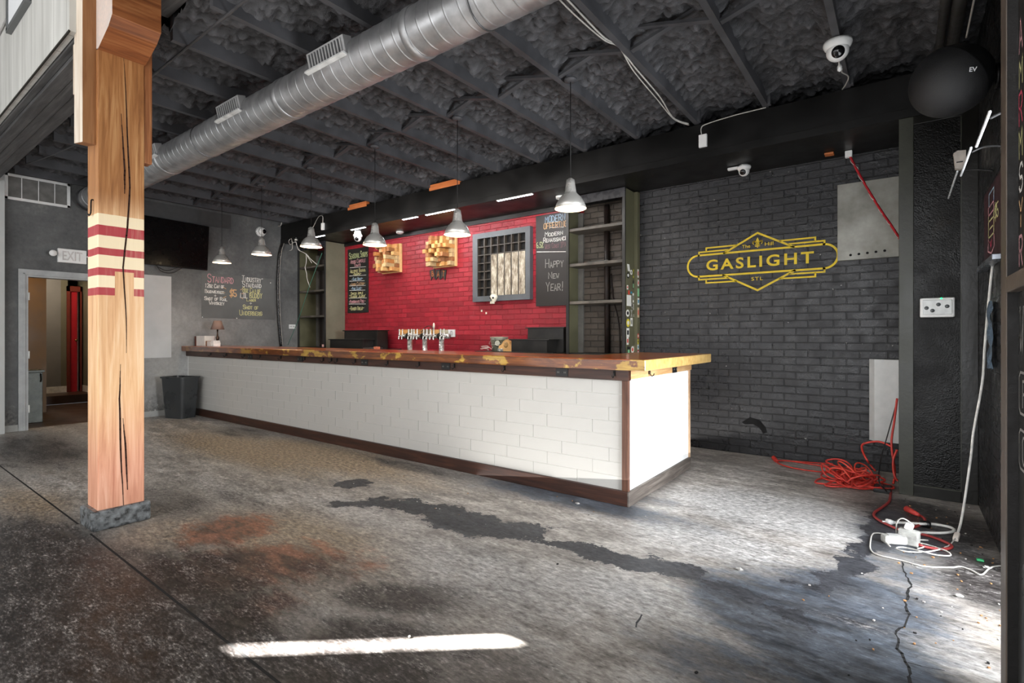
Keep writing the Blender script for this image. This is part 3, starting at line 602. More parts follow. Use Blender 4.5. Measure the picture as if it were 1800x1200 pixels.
def hookm(c, out):
    c = Vector(c); o = Vector(out); s = o.cross(Vector((0, 0, 1)))
    h = MB().tube(spline([c+Vector((0, 0, .018)), c+o*.012+Vector((0, 0, .012)), c+o*.014+Vector((0, 0, -.012)), c+o*.026+Vector((0, 0, -.024)), c+o*.04+Vector((0, 0, -.016)), c+o*.043+Vector((0, 0, -.002))], 4), .0038, 6)
    a = c-s*.009+Vector((0, 0, -.012)); b_ = c+s*.009+o*.004+Vector((0, 0, .026)); return h.box(a, b_)
for x in (371, 398, 430, 458, 494, 536, 569, 583, 593, 625, 682, 737, 799, 887, 1080):
    p = on(x, 640, 1, ya); hookm((p.x, ya, .962), (0, -1, 0)).build('purse_hook', IRON, bar)
hookm((BXR+.014, 3.876, .956), (1, 0, 0)).build('purse_hook', IRON, bar)
def outlet(c, out, hz=.062, w=.11, face=black):
    c = Vector(c); o = Vector(out); s = o.cross(Vector((0, 0, 1))); m = MB()
    m.box(c-s*w/2-Vector((0, 0, hz/2)), c+s*w/2+o*.006+Vector((0, 0, hz/2)), 0)
    for k in (-.28, .28):
        q = c+s*w*k+o*.0065; m.box(q-s*.014-Vector((0, 0, .012)), q+s*.014+o*.002+Vector((0, 0, .012)), 1)
        for d in (-.006, .006): m.box(q+s*d-s*.0015-Vector((0, 0, .005))+o*.002, q+s*d+s*.0015+o*.0035+Vector((0, 0, .005)), 2)
    return m
olet = [black, flat('outlet_dark', (34, 33, 32), .35), flat('slot_grey', (120, 118, 114), .5)]
for x in (440, 528, 641, 784, 988): p = on(x, 645, 1, ya); outlet((p.x, ya, .957), (0, -1, 0)).build('power_outlet', olet, bar)
outlet((BXR+.014, 4.445, .955), (1, 0, 0), .06, .10).build('power_outlet', olet, bar)
# counter top
def counter_mat():
    n = NT('varnished_counter'); v = n.vec((1.2, 9, 9)); g = n.noise(2, 6, .62, v, 1.); f = n.noise(2, 3, .6, n.vec((3, 70, 70)))
    t = n.math('ADD', n.math('MULTIPLY', g, .7), n.math('MULTIPLY', f, .3)); x = n.xyz()
    c = n.ramp(t, [(.32, S(52, 22, 8)), (.5, S(104, 54, 20)), (.68, S(150, 88, 34))])
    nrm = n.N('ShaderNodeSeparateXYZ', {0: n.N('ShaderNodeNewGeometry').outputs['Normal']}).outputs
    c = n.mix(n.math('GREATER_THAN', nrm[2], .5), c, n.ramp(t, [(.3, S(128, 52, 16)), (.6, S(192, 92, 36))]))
    worn = n.math('MULTIPLY', n.sstep(n.noise(4.2, 4, .6, n.vec((1, 1, 1.6), (0, 0, 0), (.37, 0, 0))), .55, .60), n.sstep(x[0], -9, -5, .25, .95))
    c = n.mix(worn, c, n.ramp(t, [(.35, S(140, 98, 26)), (.65, S(206, 168, 70))]))
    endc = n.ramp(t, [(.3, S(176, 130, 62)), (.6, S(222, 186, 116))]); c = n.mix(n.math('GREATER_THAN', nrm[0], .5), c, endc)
    n.set(col=c, ro=.28, coat=.6, coatr=.12); n.bump(t, .15, .004); return n.m
ctm = counter_mat(); P = [(XL, 3.44), (-1.43, 3.44), (-1.43, 5.0), (-2.15, 5.0), (-2.15, 4.12), (XL, 4.12)]
ct = MB(); ct.prism(P, lambda u, v: (u, v, 1.077), lambda u, v: (u, v, .997))
cto = ct.build('counter_top', ctm, None, 'glossy orange-brown plank counter top running the whole length of the bar', 'counter')
bv = cto.modifiers.new('b', 'BEVEL'); bv.width = .009; bv.segments = 3; bv.limit_method = 'ANGLE'

# ---- pendants
alu = flat('spun_aluminium', (208, 205, 199), .3, .6, var=.02, sc=5, bump=0); inn = glow('lit_shade_inside', (255, 222, 178), 7)
cordm = flat('cord_black', (14, 13, 13), .6)
pend = [(-2.124, 2.26, 'brightest pendant lamp with aluminium shade, nearest the shelf with stickers'), (-3.356, 2.194, 'aluminium pendant lamp hanging beside the barred window, above the right wood-block panel'), (-4.572, 2.224, 'aluminium pendant lamp hanging over the menu board and left wood-block panel'),
        (-5.793, 2.33, 'aluminium pendant lamp hanging in front of the left shelf unit'), (-6.986, 2.345, 'aluminium pendant lamp hanging below the round white camera on the grey wall'), (-8.161, 2.333, 'aluminium pendant lamp closest to the black television')]
p0 = thing('pendant_lamp', (0, 3.6, 0), pend[0][2], 'lamp', 'pendant lamps in a row over the bar')
MB().lathe([(.032, .232), (.036, .2), (.046, .135), (.048, .128), (.055, .118), (.085, .09), (.112, .045), (.128, .0), (.1265, 0), (.110, .044), (.083, .088), (.052, .116), (.0, .118)], (0, 3.6, 0), 2, 40).build('lamp_shade', alu, p0)
MB().lathe([(.1255, .003), (.109, .044), (.082, .087), (.051, .114), (.0, .116)], (0, 3.6, 0), 2, 32).build('shade_lining', inn, p0)
MB().lathe([(.0, .012), (.026, .02), (.04, .045), (.034, .075), (.016, .105), (.016, .115), (0, .116)], (0, 3.6, 0), 2, 20).build('bulb', glow('bulb_glow', (255, 232, 196), 26), p0)
MB().lathe([(.0, .245), (.012, .245), (.02, .24), (.032, .23), (0, .228)], (0, 3.6, 0), 2, 16).build('cord_grip', alu, p0)
MB().tube([(0, 3.6, .24), (0, 3.6, 1.06)], .0035, 6).build('cord', cordm, p0)
MB().lathe([(.0, 1.075), (.05, 1.075), (.05, 1.06), (.02, 1.05), (0, 1.05)], (0, 3.6, 0), 2, 20).build('ceiling_rose', jmat, p0)
for i, (x, z, lab) in enumerate(pend):
    o = p0 if i == 0 else dup(p0, (0, 0, 0), lab)
    o.location = (x, 3.6, z)
    for c in o.children:
        if c.name.startswith(('cord.', 'cord')) and 'grip' not in c.name:
            c.scale = (1, 1, (ZJ-.02-z-.24)/.82); c.location.z = .24*(1-c.scale.z)
        elif c.name.startswith('ceiling_rose'): c.location.z = ZJ-z-1.075

# ---- spiral duct with registers
galv = NT('galvanised_duct'); gx = galv.xyz(); gf = galv.noise(9, 4); galv.set(col=galv.ramp(gf, [(.3, S(150, 150, 151)), (.7, S(186, 186, 187))]), me=.75, ro=galv.sstep(galv.noise(4, 3), .3, .7, .32, .5)); galv = galv.m
DYc, DZc, DR = 2.25, 3.142, .151
duct = thing('spiral_duct', (-4.5, DYc, DZc), 'fat galvanised spiral air duct running under the ceiling joists', 'duct')
n_, V, F = 48, [], []; prof = []
x = -9.05
while x < .35:
    prof += [(x, 0), (x+.002, .0022), (x+.006, .0022), (x+.008, 0), (x+.014, 0), (x+.06, 0), (x+.102, 0)]; x += .108
for (x, dr) in prof:
    for k in range(n_): q = 2*PI*k/n_; V.append((x+.108*k/n_, DYc+(DR+dr)*math.cos(q), DZc+(DR+dr)*math.sin(q)))
for i in range(len(prof)-1):
    for k in range(n_):
        if k == n_-1:
            j = i+7
            if j+1 < len(prof): F.append((i*n_+k, j*n_, (j+1)*n_, (i+1)*n_+k))
        else: F.append((i*n_+k, i*n_+k+1, (i+1)*n_+k+1, (i+1)*n_+k))
MB().add(V, F, 0, True).build('duct_skin', galv, duct)
for x in (-8.9, -6.35, -3.95, -2.45): MB().lathe([(DR+.001, 0), (DR+.006, .004), (DR+.006, .06), (DR+.001, .064)], (x, DYc, DZc), 0, 40).build('joint_band', galv, duct)
MB().lathe([(DR-.03, -.03), (DR+.015, -.03), (DR+.015, .03), (DR, .05)], (-9.05, DYc, DZc), 0, 40).build('end_collar', flat('duct_end', (70, 70, 72), .5, .5), duct)
for x in (-7.5, -5.4, -1.9, -.4):
    pts = [(x, DYc+DR*1.02*math.cos(q), DZc+DR*1.02*math.sin(q)) for q in np.linspace(PI*.5, PI*2.5, 25)]; MB().tube(pts, .006, 6).build('hanger_strap', flat('strap_steel', (120, 120, 120), .4, .8), duct)
rg = flat('register_grey', (176, 176, 176), .4, .2, var=.04); rgd = flat('register_slot', (58, 58, 60), .6)
Mr = Matrix.Rotation(math.radians(14), 3, 'X')
for xa, xb_ in ((-3.40, -2.97), (-4.82, -4.42), (-6.62, -6.22)):
    c = Vector(((xa+xb_)/2, DYc-.13, DZc+.055)); w = xb_-xa
    r = MB(); r.obox(c, (w, .07, .125), Mr, 0, .003)
    ro = r.build('air_register', rg, duct)
    s_ = MB(); s_.obox(c+Mr@Vector((0, -.036, 0)), (w-.05, .004, .095), Mr); s_.build('slot_field', rgd, ro)
    s_ = MB(); k = int(w/.034)
    for i in range(k): s_.obox(c+Mr@Vector((-w/2+.03+i*(w-.06)/max(1, k-1), -.041, 0)), (.013, .008, .095), Mr)
    s_.build('louvre', rg, ro)
    s_ = MB(); s_.obox(c+Mr@Vector((0, -.052, -.062)), (w+.03, .034, .016), Matrix.Rotation(math.radians(-10), 3, 'X'), 0, .002); s_.build('deflector_flap', flat('flap_white', (214, 214, 212), .4), ro)

# ---- bits on the left wall
vg = thing('air_return_grille', (XL, 1.73, 3.16), 'white-framed rectangular air return grille high on the grey wall', 'vent')
y0, y1, z0, z1 = 1.395, 2.055, 3.0, 3.335
gm = MB().box((XL, y0, z0), (XL+.02, y1, z0+.035), 0, .003).box((XL, y0, z1-.035), (XL+.02, y1, z1), 0, .003).box((XL, y0, z0), (XL+.02, y0+.035, z1), 0, .003).box((XL, y1-.035, z0), (XL+.02, y1, z1), 0, .003)
gm.build('grille_frame', white, vg); MB().box((XL, y0+.03, z0+.03), (XL+.004, y1-.03, z1-.03)).build('grille_back', flat('grille_dark', (40, 40, 40), .7), vg)
lm = MB()
for i in range(24): z = z0+.04+i*.0108; lm.add([(XL+.005, y0+.034, z), (XL+.005, y1-.034, z), (XL+.016, y1-.034, z+.009), (XL+.016, y0+.034, z+.009)], [(0, 1, 2, 3)])
for k in (1, 2, 3): y = y0+(y1-y0)*k/4; lm.box((XL+.004, y-.004, z0+.03), (XL+.018, y+.004, z1-.03), 1)
lm.build('louvres', [flat('louvre_grey', (128, 127, 124), .5), white], vg)
ex = thing('exit_sign', (XL, 2.07, 2.34), 'white emergency exit sign with two round lamp heads above the doorway', 'sign')
MB().box((XL, 1.915, 2.242), (XL+.055, 2.226, 2.432), 0, .008).build('sign_box', white, ex)
bfont('sign_lettering', 'EXIT', flat('exit_grey', (196, 192, 190), .5), ex, (XL+.0565, 2.07, 2.337), (0, 1, 0), (0, 0, 1), .125, .215, off=.015, depth=.003)
for s_ in (-1, 1):
    c = (XL+.05, 2.07+s_*.215, 2.35); l = MB().lathe([(.0, .0), (.022, .0), (.04, .04), (.042, .06), (.03, .066), (0, .07)], c, 0, 18).tube([(XL+.03, 2.07+s_*.15, 2.35), (XL+.06, 2.07+s_*.2, 2.35)], .012); l.build('lamp_head', white, ex)
tv = thing('television', (XL+.05, 3.29, 2.66), 'large black wall-mounted television, switched off', 'television')
Mt = Matrix.Rotation(math.radians(6), 3, 'Z')@Matrix.Rotation(math.radians(4), 3, 'Y')
tc = Vector((XL+.14, 3.30, 2.67)); MB().obox(tc, (.05, 1.0, .72), Mt, 0, .006).build('casing', flat('tv_black', (5, 5, 6), .4, bump=0, spec=.2), tv)
MB().obox(tc+Mt@Vector((.0255, 0, .005)), (.002, .97, .69), Mt).build('screen', flat('tv_screen', (3, 3, 4), .3, bump=0, var=0, spec=.12), tv)
MB().box((XL, 3.15, 2.5), (XL+.12, 3.45, 2.8)).build('wall_bracket', IRON, tv)
MB().tube(spline([(XL+.1, 3.05, 2.35), (XL+.09, 3.12, 2.24), (XL+.08, 3.28, 2.22), (XL+.1, 3.42, 2.32)], 6), .006, 6).tube(spline([(XL+.1, 3.0, 2.35), (XL+.07, 3.2, 2.25), (XL+.1, 3.36, 2.32)], 6), .005, 6).build('cable', cordm, tv)
sp = thing('chalk_panel', (XL+.004, 4.4, 1.9), 'grey chalk panel on the left wall offering drink specials', 'chalkboard')
MB().box((XL, 3.737, 1.535), (XL+.008, 4.98, 2.275), 0, .002).build('panel', flat('grey_chalk_panel', (94, 95, 94), .65, var=.1, sc=3), sp)
m = MB()
for y, z in ((3.75, 1.545), (4.3, 1.54), (4.75, 2.26), (4.9, 2.2)): m.lathe([(0, .006), (.009, .004), (.01, 0)], (XL+.008, y, z), 0, 8)
m.build('screw', white, sp)
xs_ = XL+.0095
def lw(text, x0, yt, x1, yb, col, w=.0075, **k):
    """a line of chalk on the left wall, measured from the photo rectangle"""
    a, b_ = on(x0, (yt+yb)/2, 0, xs_), on(x1, (yt+yb)/2, 0, xs_); zt, zb = on((x0+x1)/2, yt, 0, xs_).z, on((x0+x1)/2, yb, 0, xs_).z
    m = MB(); chalk(m, text, a.y, b_.y, zb, zt, lambda u, v: (xs_, u, v), w, **k); m.build('chalk_lettering', CH[col], sp)
g = lambda x, y: (340+x/10.9, 460+y/10.9)
for t, x0, y0, x1, y1, c, w in (('Standard', 265, 250, 775, 400, 'p', .010), ('12oz Can of', 215, 425, 590, 495, 'w', .010), ('Budweiser', 215, 540, 590, 600, 'w', .010), ('+', 395, 620, 445, 675, 'w', .008), ('Shot of Rail', 205, 675, 650, 740, 'w', .010), ('Whiskey', 295, 755, 600, 820, 'w', .010),
        ('$5', 690, 540, 835, 665, 'o', .016), ('Industry', 920, 275, 1300, 385, 'w', .010), ('Standard', 935, 390, 1305, 490, 'w', .010), ('8oz Can of', 940, 500, 1285, 590, 'y', .010), ('LIL', 895, 600, 1040, 690, 'w', .012), ('BUDDY', 1075, 605, 1320, 695, 'y', .012), ('Lager', 1015, 705, 1200, 755, 'y', .009), ('+', 1070, 770, 1125, 820, 'w', .008), ('Shot of', 945, 830, 1250, 905, 'y', .010), ('Underberg', 880, 930, 1320, 1025, 'y', .010)):
    a = g(x0, y0); b_ = g(x1, y1); lw(t, a[0], a[1], b_[0], b_[1], c, w)
m = MB()
for a0 in (150, 180, 210, 30, 0, -30): 
    c = on(*g(765, 600), 0, xs_); q = math.radians(a0); ribbon(m, [(c.y+math.cos(q)*.14, c.z+math.sin(q)*.13), (c.y+math.cos(q)*.19, c.z+math.sin(q)*.18)], .009, lambda u, v: (xs_, u, v))
m.build('chalk_rays', CH['o'], sp)
# conduit, fittings, wires, outlet, camera on the left wall
cdm = flat('conduit_black', (20, 18, 18), .28, bump=.6, bs=90)
cpts = spline([on(x, y, 0, -9.155) for x, y in ((507, 411), (499, 422), (492, 442), (489, 475), (488.5, 515), (490, 560), (494, 608))], 8)
cdt = thing('flexible_conduit', (XL+.04, 5.1, 1.05), 'thick black ribbed conduit curving down the grey wall to the counter', 'conduit')
MB().tube(cpts, .024, 12).build('hose', cdm, cdt); MB().tube([Vector(p)+Vector((.02, .02, 0)) for p in cpts], .007, 6).build('side_cable', flat('cable_pale', (150, 146, 140), .4), cdt)
cop = flat('copper_fitting', (196, 120, 66), .35, .6, var=.3, sc=30)
for i, (y, lab) in enumerate(((5.135, 'copper-coloured pipe stub above the black conduit, the left of two'), (5.27, 'copper-coloured pipe stub above the black conduit, the right of two'))):
    MB().lathe([(.028, 0), (.03, .02), (.026, .03), (.026, .1), (.032, .11), (.032, .125), (.02, .13)], (XL+.05, y, 3.02+.0*i), 2, 14).build('pipe_stub', cop, None, lab, 'pipe fitting', 'copper pipe stubs')
wirem = flat('wire_white', (186, 183, 176), .5)
def wire(pts, r, name, mat, lab, cat='cable', k=7, group=None): return MB().tube(spline(pts, k), r, 6).build(name, mat, None, lab, cat, group)
q = lambda x, y, ax=1, v=5.05: on(440+x/10, 360+y/10, ax, v)
wire([q(270, 355), q(330, 320), q(390, 315), q(430, 365), q(490, 372), q(535, 360), q(555, 300), q(580, 292)], .008, 'camera_lead', wirem, 'white lead running from the round wall camera to the corner')
jb = thing('wire_bundle', q(740, 640), 'tangle of loose white wires hanging below the copper stubs', 'cable')
for P in ([(720, 590), (735, 650), (740, 730), (730, 785), (685, 805)], [(700, 600), (675, 640), (700, 695), (760, 660), (800, 650)], [(800, 650), (820, 720), (850, 795), (960, 850), (1010, 910), (1080, 1020)], [(800, 640), (830, 740), (880, 810), (980, 860), (1060, 950), (1170, 1045)], [(980, 870), (985, 1000), (965, 1100), (990, 1200)]):
    MB().tube(spline([q(*p) for p in P], 6), .006, 6).build('wire', wirem, jb)
MB().lathe([(.03, 0), (.03, .03), (.01, .035), (.01, .06)], q(805, 630), 2, 12).build('wire_cap', chrome, jb)
wire([on(566, 445, 1, 5.1), on(545, 500, 1, 5.0), on(525, 560, 1, 4.9), on(506, 606, 1, 4.8)], .005, 'green_cable', flat('wire_green', (34, 92, 74), .5), 'thin green cable slanting down past the left shelf unit to the counter')
wire([q(990, 1200), on(540, 490, 1, 5.05), on(545, 505, 1, 5.05)], .005, 'wire_end', wirem, 'pale wire end dangling in front of the left shelves')
ol = thing('wall_outlet', (XL, 5.32, 1.41), 'white double power outlet on the grey wall above the counter', 'outlet')
MB().box((XL, 5.255, 1.37), (XL+.012, 5.385, 1.45), 0, .004).build('cover_plate', white, ol)
m = MB()
for y in (5.29, 5.35):
    for d in (-.012, .012): m.box((XL+.011, y+d-.004, 1.40), (XL+.014, y+d+.004, 1.425))
m.build('socket_slot', flat('slot_dark', (60, 60, 60), .5), ol)
def dome_camera(name, c, out, lab, r=.06, look=(0, -1, -.5), stem=0.):
    """base ring on a surface (out = away from it), ball body, dark lens"""
    c = Vector(c); o = Vector(out).normalized(); t = thing(name, c, lab, 'camera')
    M = o.to_track_quat('Z', 'Y').to_matrix(); L = Vector(look).normalized(); ML = L.to_track_quat('Z', 'Y').to_matrix()
    if stem: MB().lathe([(.7*r, 0), (.75*r, stem*.5), (.95*r, stem)], c, M=M, n=20).build('stem', white, t)
    c2 = c+o*stem; MB().lathe([(1.02*r, 0), (1.05*r, .2*r), (.95*r, .45*r), (.8*r, .6*r)], c2, M=M, n=28).build('base', white, t)
    b = c2+o*.75*r; MB().lathe([(.82*r*math.sin(a), .82*r*math.cos(a)) for a in np.linspace(PI, .62, 16)], b, M=ML, n=24).build('ball', white, t)
    MB().lathe([(.49*r, .64*r), (.46*r, .70*r), (.3*r, .80*r), (0, .83*r)], b, M=ML, n=20).build('lens', flat('lens_black', (10, 10, 12), .1, bump=0), t); return t
dome_camera('dome_camera', (XL, 4.715, 3.10), (1, 0, 0), 'round white dome camera on the grey wall behind a pendant lamp', .085, (1, .25, -.1))

# ---- bin, and things on the far end of the counter
tb = thing('waste_bin', (-8.75, 3.25, 0), 'slim charcoal plastic waste bin standing in the corner by the bar', 'bin')
def taper(m, c, w0, d0, w1, d1, z0, z1, mi=0, th=.012, ang=0.):
    R = Matrix.Rotation(ang, 3, 'Z')
    def ring(w, d, z):
        r = min(w, d)*.14; P = []
        for sx, sy, a0 in ((1, 1, 0), (-1, 1, 90), (-1, -1, 180), (1, -1, 270)):
            for k in range(4): a = math.radians(a0+k*30); P.append(Vector(c)+R@Vector((sx*(w/2-r)+r*math.cos(a), sy*(d/2-r)+r*math.sin(a), 0))+Vector((0, 0, z)))
        return P
    rings = [ring(w0, d0, z0), ring(w1, d1, z1), ring(w1+.03, d1+.03, z1), ring(w1+.03, d1+.03, z1+.022), ring(w1-th, d1-th, z1+.022), ring(w0-th, d0-th, z0+.02)]
    V = sum(rings, []); n = 16; F = [tuple(range(n))[::-1]]
    for i in range(5):
        for k in range(n): F.append((i*n+k, i*n+(k+1) % n, (i+1)*n+(k+1) % n, (i+1)*n+k))
    F.append(tuple(range(5*n, 6*n))); return m.add(V, F, mi, False)
binm = flat('charcoal_bin', (52, 54, 55), .32, var=.12, sc=4); taper(MB(), (-8.78, 3.27, 0), .36, .24, .46, .29, 0, .60, ang=math.radians(18)).build('bin_body', binm, tb)
MB().bbox((-8.95, 3.17, .5), (-8.62, 3.36, .585), .03).build('bin_liner', flat('bin_liner', (120, 120, 120), .5, bump=.6, bs=14), tb)
pp = fl(307, 733); MB().add([(pp.x-.03, pp.y-.03, .004), (pp.x+.05, pp.y, .012), (pp.x+.03, pp.y+.04, .004), (pp.x-.05, pp.y+.02, .009)], [(0, 1, 2, 3)]).build('paper_scrap', white, None, 'crumpled white paper scrap on the floor beside the waste bin', 'litter')
lp = thing('table_lamp', (-8.72, 3.78, 1.077), 'small table lamp with a brown-grey shade on the far end of the counter', 'lamp')
shm = flat('lamp_shade_taupe', (138, 112, 100), .8, var=.08, sc=6)
MB().lathe([(.055, .225), (.10, .085), (.098, .085), (.053, .225)], (-8.72, 3.78, 1.255), 2, 6).build('lamp_shade', shm, lp)
MB().lathe([(.048, 0), (.05, .02), (.03, .03), (.014, .06), (.02, .1), (.026, .13), (.014, .16), (.01, .2), (.012, .26), (0, .262)], (-8.72, 3.78, 1.078), 2, 16).build('lamp_base', flat('bronze', (70, 52, 40), .3, .7), lp)
MB().tube([(-8.72, 3.78, 1.33), (-8.72, 3.78, 1.46)], .006, 6).build('stem', IRON, lp)
nb = thing('carton', (-8.98, 3.72, 1.077), 'large white carton with a painted flash shadow at its end, on the counter by the wall', 'box')
MB().box((-9.16, 3.62, 1.078), (-9.10, 3.83, 1.23), 0, .003).build('shadow_end', flat('shadow_brown', (96, 44, 28), .6), nb); MB().box((-9.10, 3.62, 1.078), (-8.80, 3.83, 1.238), 0, .003).build('carton_body', flat('white_card', (222, 216, 208), .6, var=.04), nb)  # brown end piece imitates the flash shadow left of the carton
nc = thing('napkin_caddy', (-8.52, 3.64, 1.077), 'small white napkin caddy in front of the table lamp', 'caddy')
MB().box((-8.66, 3.58, 1.078), (-8.62, 3.70, 1.16), 0, .002).build('caddy_side', flat('caddy_amber', (150, 88, 44), .5), nc); MB().box((-8.62, 3.58, 1.078), (-8.5, 3.70, 1.155), 0, .003).build('caddy_body', flat('white_card', (222, 216, 208), .6), nc)
m = MB()
for i in range(7): m.box((-8.495+i*.012, 3.585+random.uniform(0, .01), 1.079), (-8.49+i*.012+.005, 3.69, 1.145+random.uniform(-.01, .025)))
m.build('napkins', flat('napkin_white', (236, 232, 226), .8), nc)
# ---- back bar cabinets and shelf units
bkb = flat('worn_black_wood', (26, 25, 23), .42, var=.35, sc=5)
oliv = flat('olive_panel', (92, 90, 68), .5, var=.14, sc=3); olvg = flat('olive_grey_panel', (118, 114, 96), .5, var=.1, sc=3); dkin = flat('shelf_dark', (44, 38, 32), .5, var=.2, sc=4); shw = flat('shelf_worn', (88, 82, 74), .5, var=.3, sc=8)
def cabinet(x0, x1, y0, z1, lab, ndoor):
    c = thing('back_bar_cabinet', ((x0+x1)/2, (y0+YB)/2, 0), lab, 'cabinet', 'cabinets behind the bar')
    MB().box((x0, y0+.02, .05), (x1, YB-.012, z1-.03)).build('carcass', bkb, c); MB().box((x0-.01, y0-.02, z1-.03), (x1+.01, YB-.012, z1), 0, .004).build('worktop', bkb, c)
    w = (x1-x0)/ndoor
    for i in range(ndoor):
        d = MB().box((x0+i*w+.01, y0, .1), (x0+(i+1)*w-.01, y0+.02, z1-.05), 0, .003).build('door', dkin, c); MB().tube([(x0+i*w+.06, y0-.02, .6), (x0+i*w+.06, y0-.02, .72)], .006, 6).build('handle', chrome, d)
cabinet(-8.26, -6.72, 5.27, 1.02, 'low black back-bar cabinet under the left stepped display', 3)
cabinet(-6.70, -4.60, 5.27, .90, 'low black back-bar cabinet carrying the beer taps', 4)
cabinet(-4.57, -3.345, 5.27, 1.037, 'low black back-bar cabinet under the bucket and the right stepped display', 2)
def shelf_unit(x0, x1, y0, lab, shelves, side, lx, rx):
    s_ = thing('shelf_unit', ((x0+x1)/2, (y0+YB)/2, 0), lab, 'shelf')
    MB().box((x0, y0, 0), (x0+.02, YB-.006, ZS-.01)).build('side_panel', lx, s_); MB().box((x1-.02, y0, 0), (x1, YB-.006, ZS-.01)).build('side_panel', rx, s_)
    MB().box((x0, y0-.018, 0), (x0+.04, y0, ZS-.10), 0, .003).build('stile', bkb, s_); MB().box((x1-.038, y0-.018, 0), (x1, y0, ZS-.10), 0, .003).build('stile', bkb, s_)
    MB().box((x0, y0-.02, ZS-.11), (x1, y0, ZS-.002), 0, .002).build('top_fascia', flat('fascia_dark', (38, 38, 42), .3), s_)
    MB().box((x0+.02, y0, .97), (x1-.02, YB-.006, 1.03)).box((x0+.02, y0-.012, .0), (x1-.02, y0, .97)).build('base', bkb, s_)
    for z in shelves: MB().box((x0+.02, y0+.003, z-.035), (x1-.02, YB-.02, z), 0, .003).build('shelf', shw, s_)
    MB().box((x0+.02, YB-.05, 1.03), (x0+.09, YB-.006, 2.8)).build('back_batten', flat('batten_grey', (96, 94, 90), .55), s_)
    return s_
su = shelf_unit(-3.33, -2.541, 5.548, 'tall dark open shelf unit beside the black brick, its side covered in stickers', (2.128, 1.665, 2.56), 1, oliv, oliv)
MB().box((-3.24, YB-.02, 1.03), (-2.56, YB-.008, 2.9)).build('brick_back', brick('shaded_brick', (70, 62, 54), (120, 110, 100), (40, 36, 32), .6, .8), su)
MB().tube([(-2.90, YB-.05, 1.03), (-2.91, YB-.05, 2.85)], .035, 8).tube(spline([(-2.86, YB-.03, 2.0), (-2.83, YB-.03, 1.7), (-2.76, YB-.03, 1.4), (-2.74, YB-.03, 1.03)]), .008, 6).build('drain_pipe', flat('pipe_dark', (34, 22, 17), .6, var=.4), su)
MB().box((-2.541, YB-.075, 0), (-2.498, YB-.004, ZS-.01), 0, .002).build('edge_board', oliv, su)
zl = [on(556, y, 1, 5.445).z for y in (466, 509, 554)]
sl = shelf_unit(XL+.012, -8.291, 5.445, 'tall dark shelf unit in the far corner with an olive-grey side', zl, 1, oliv, olvg)
MB().box((XL+.03, YB-.02, 1.03), (-8.31, YB-.008, 2.9)).build('back_board', flat('back_dark', (36, 26, 22), .7, var=.3), sl)
MB().box((-8.9, YB-.08, 1.03), (-8.82, YB-.02, 2.7)).build('back_post', flat('back_post', (64, 58, 56), .6), sl)
MB().lathe([(0, 0), (.03, 0), (.03, .05), (0, .05)], (-8.45, 5.5, 1.03), 2, 12).build('cup', flat('pale_pink', (222, 178, 172), .6), None, 'small pale pink cup on the lowest shelf of the corner unit', 'cup')
MB().bbox((-3.08, 5.62, 2.128), (-2.80, 5.74, 2.15), .006).build('folder', flat('dark_folder', (58, 58, 56), .4), None, 'flat dark folder lying on the middle shelf of the stickered unit', 'folder')
def steps(x0, x1, zb, lab, right):
    s_ = thing('stepped_display', ((x0+x1)/2, 5.55, zb), lab, 'display stand', 'stepped bottle displays')
    w = flat('stepped_black', (30, 28, 26), .4, var=.4, sc=6)
    MB().box((x0, 5.30, zb), (x1-.1, 5.52, zb+.148)).build('lower_step', w, s_); MB().box((x0-.03, 5.285, zb+.148), (x1-.06, 5.54, zb+.163), 0, .003).build('tread', bkb, s_)
    MB().box((x0+.1, 5.52, zb), (x1, 5.74, zb+.30)).build('upper_step', w, s_); MB().box((x0+.07, 5.505, zb+.30), (x1+.02, 5.76, zb+.315), 0, .003).build('tread', bkb, s_)
steps(-7.95, -6.95, 1.02, 'black two-step bottle display below the syrup menu board', 1)
steps(-4.0, -3.36, 1.037, 'black two-step bottle display beside the metal bucket', 1)
MB().box((-7.0, 5.27, 1.021), (-6.76, 5.48, 1.05), 0, .004).build('serving_tray', flat('tray_grey', (64, 60, 58), .5), None, 'flat dark tray in front of the left stepped display', 'tray')
for i, (x, w, lab) in enumerate(((-6.72+.0, .045, 'small salmon block at the end of the dark tray, the larger of two'), (-6.62, .03, 'small salmon block near the dark tray, the smaller of two'))):
    MB().box((x-w, 5.30, 1.02 if i == 0 else .905), (x+w, 5.36, 1.065 if i == 0 else 1.01), 0, .005).build('small_block', flat('salmon', (206, 120, 88), .6), None, lab, 'block')
# bucket, wooden holder, cable coil
bk = thing('metal_bucket', (-4.38, 5.5, 1.037), 'pale metal ice bucket with a round dark emblem on the back counter', 'bucket')
bkm = flat('bucket_metal', (178, 182, 160), .4, .5, var=.08); bc = (-4.36, 5.5, 1.037)
MB().lathe([(0, .004), (.092, .004), (.092, 0), (.095, .0), (.118, .172), (.126, .176), (.126, .19), (.117, .19), (.09, .02), (0, .02)], bc, 2, 32).build('pail', bkm, bk)
MB().tube([(bc[0]+.124*math.cos(a), bc[1]+.124*math.sin(a), bc[2]+.16-.0*a) for a in np.linspace(0, 2*PI, 33)], .004, 6).tube(spline([(bc[0]+.125, bc[1], bc[2]+.165), (bc[0]+.10, bc[1]-.09, bc[2]+.10), (bc[0], bc[1]-.14, bc[2]+.085), (bc[0]-.1, bc[1]-.09, bc[2]+.10), (bc[0]-.125, bc[1], bc[2]+.165)], 5), .003, 6).build('bail_handle', chrome, bk)
ed = Vector((.45, -.9, 0)).normalized(); eM = ed.to_track_quat('Z', 'Y').to_matrix(); ec = Vector(bc)+ed*.108+Vector((0, 0, .105))
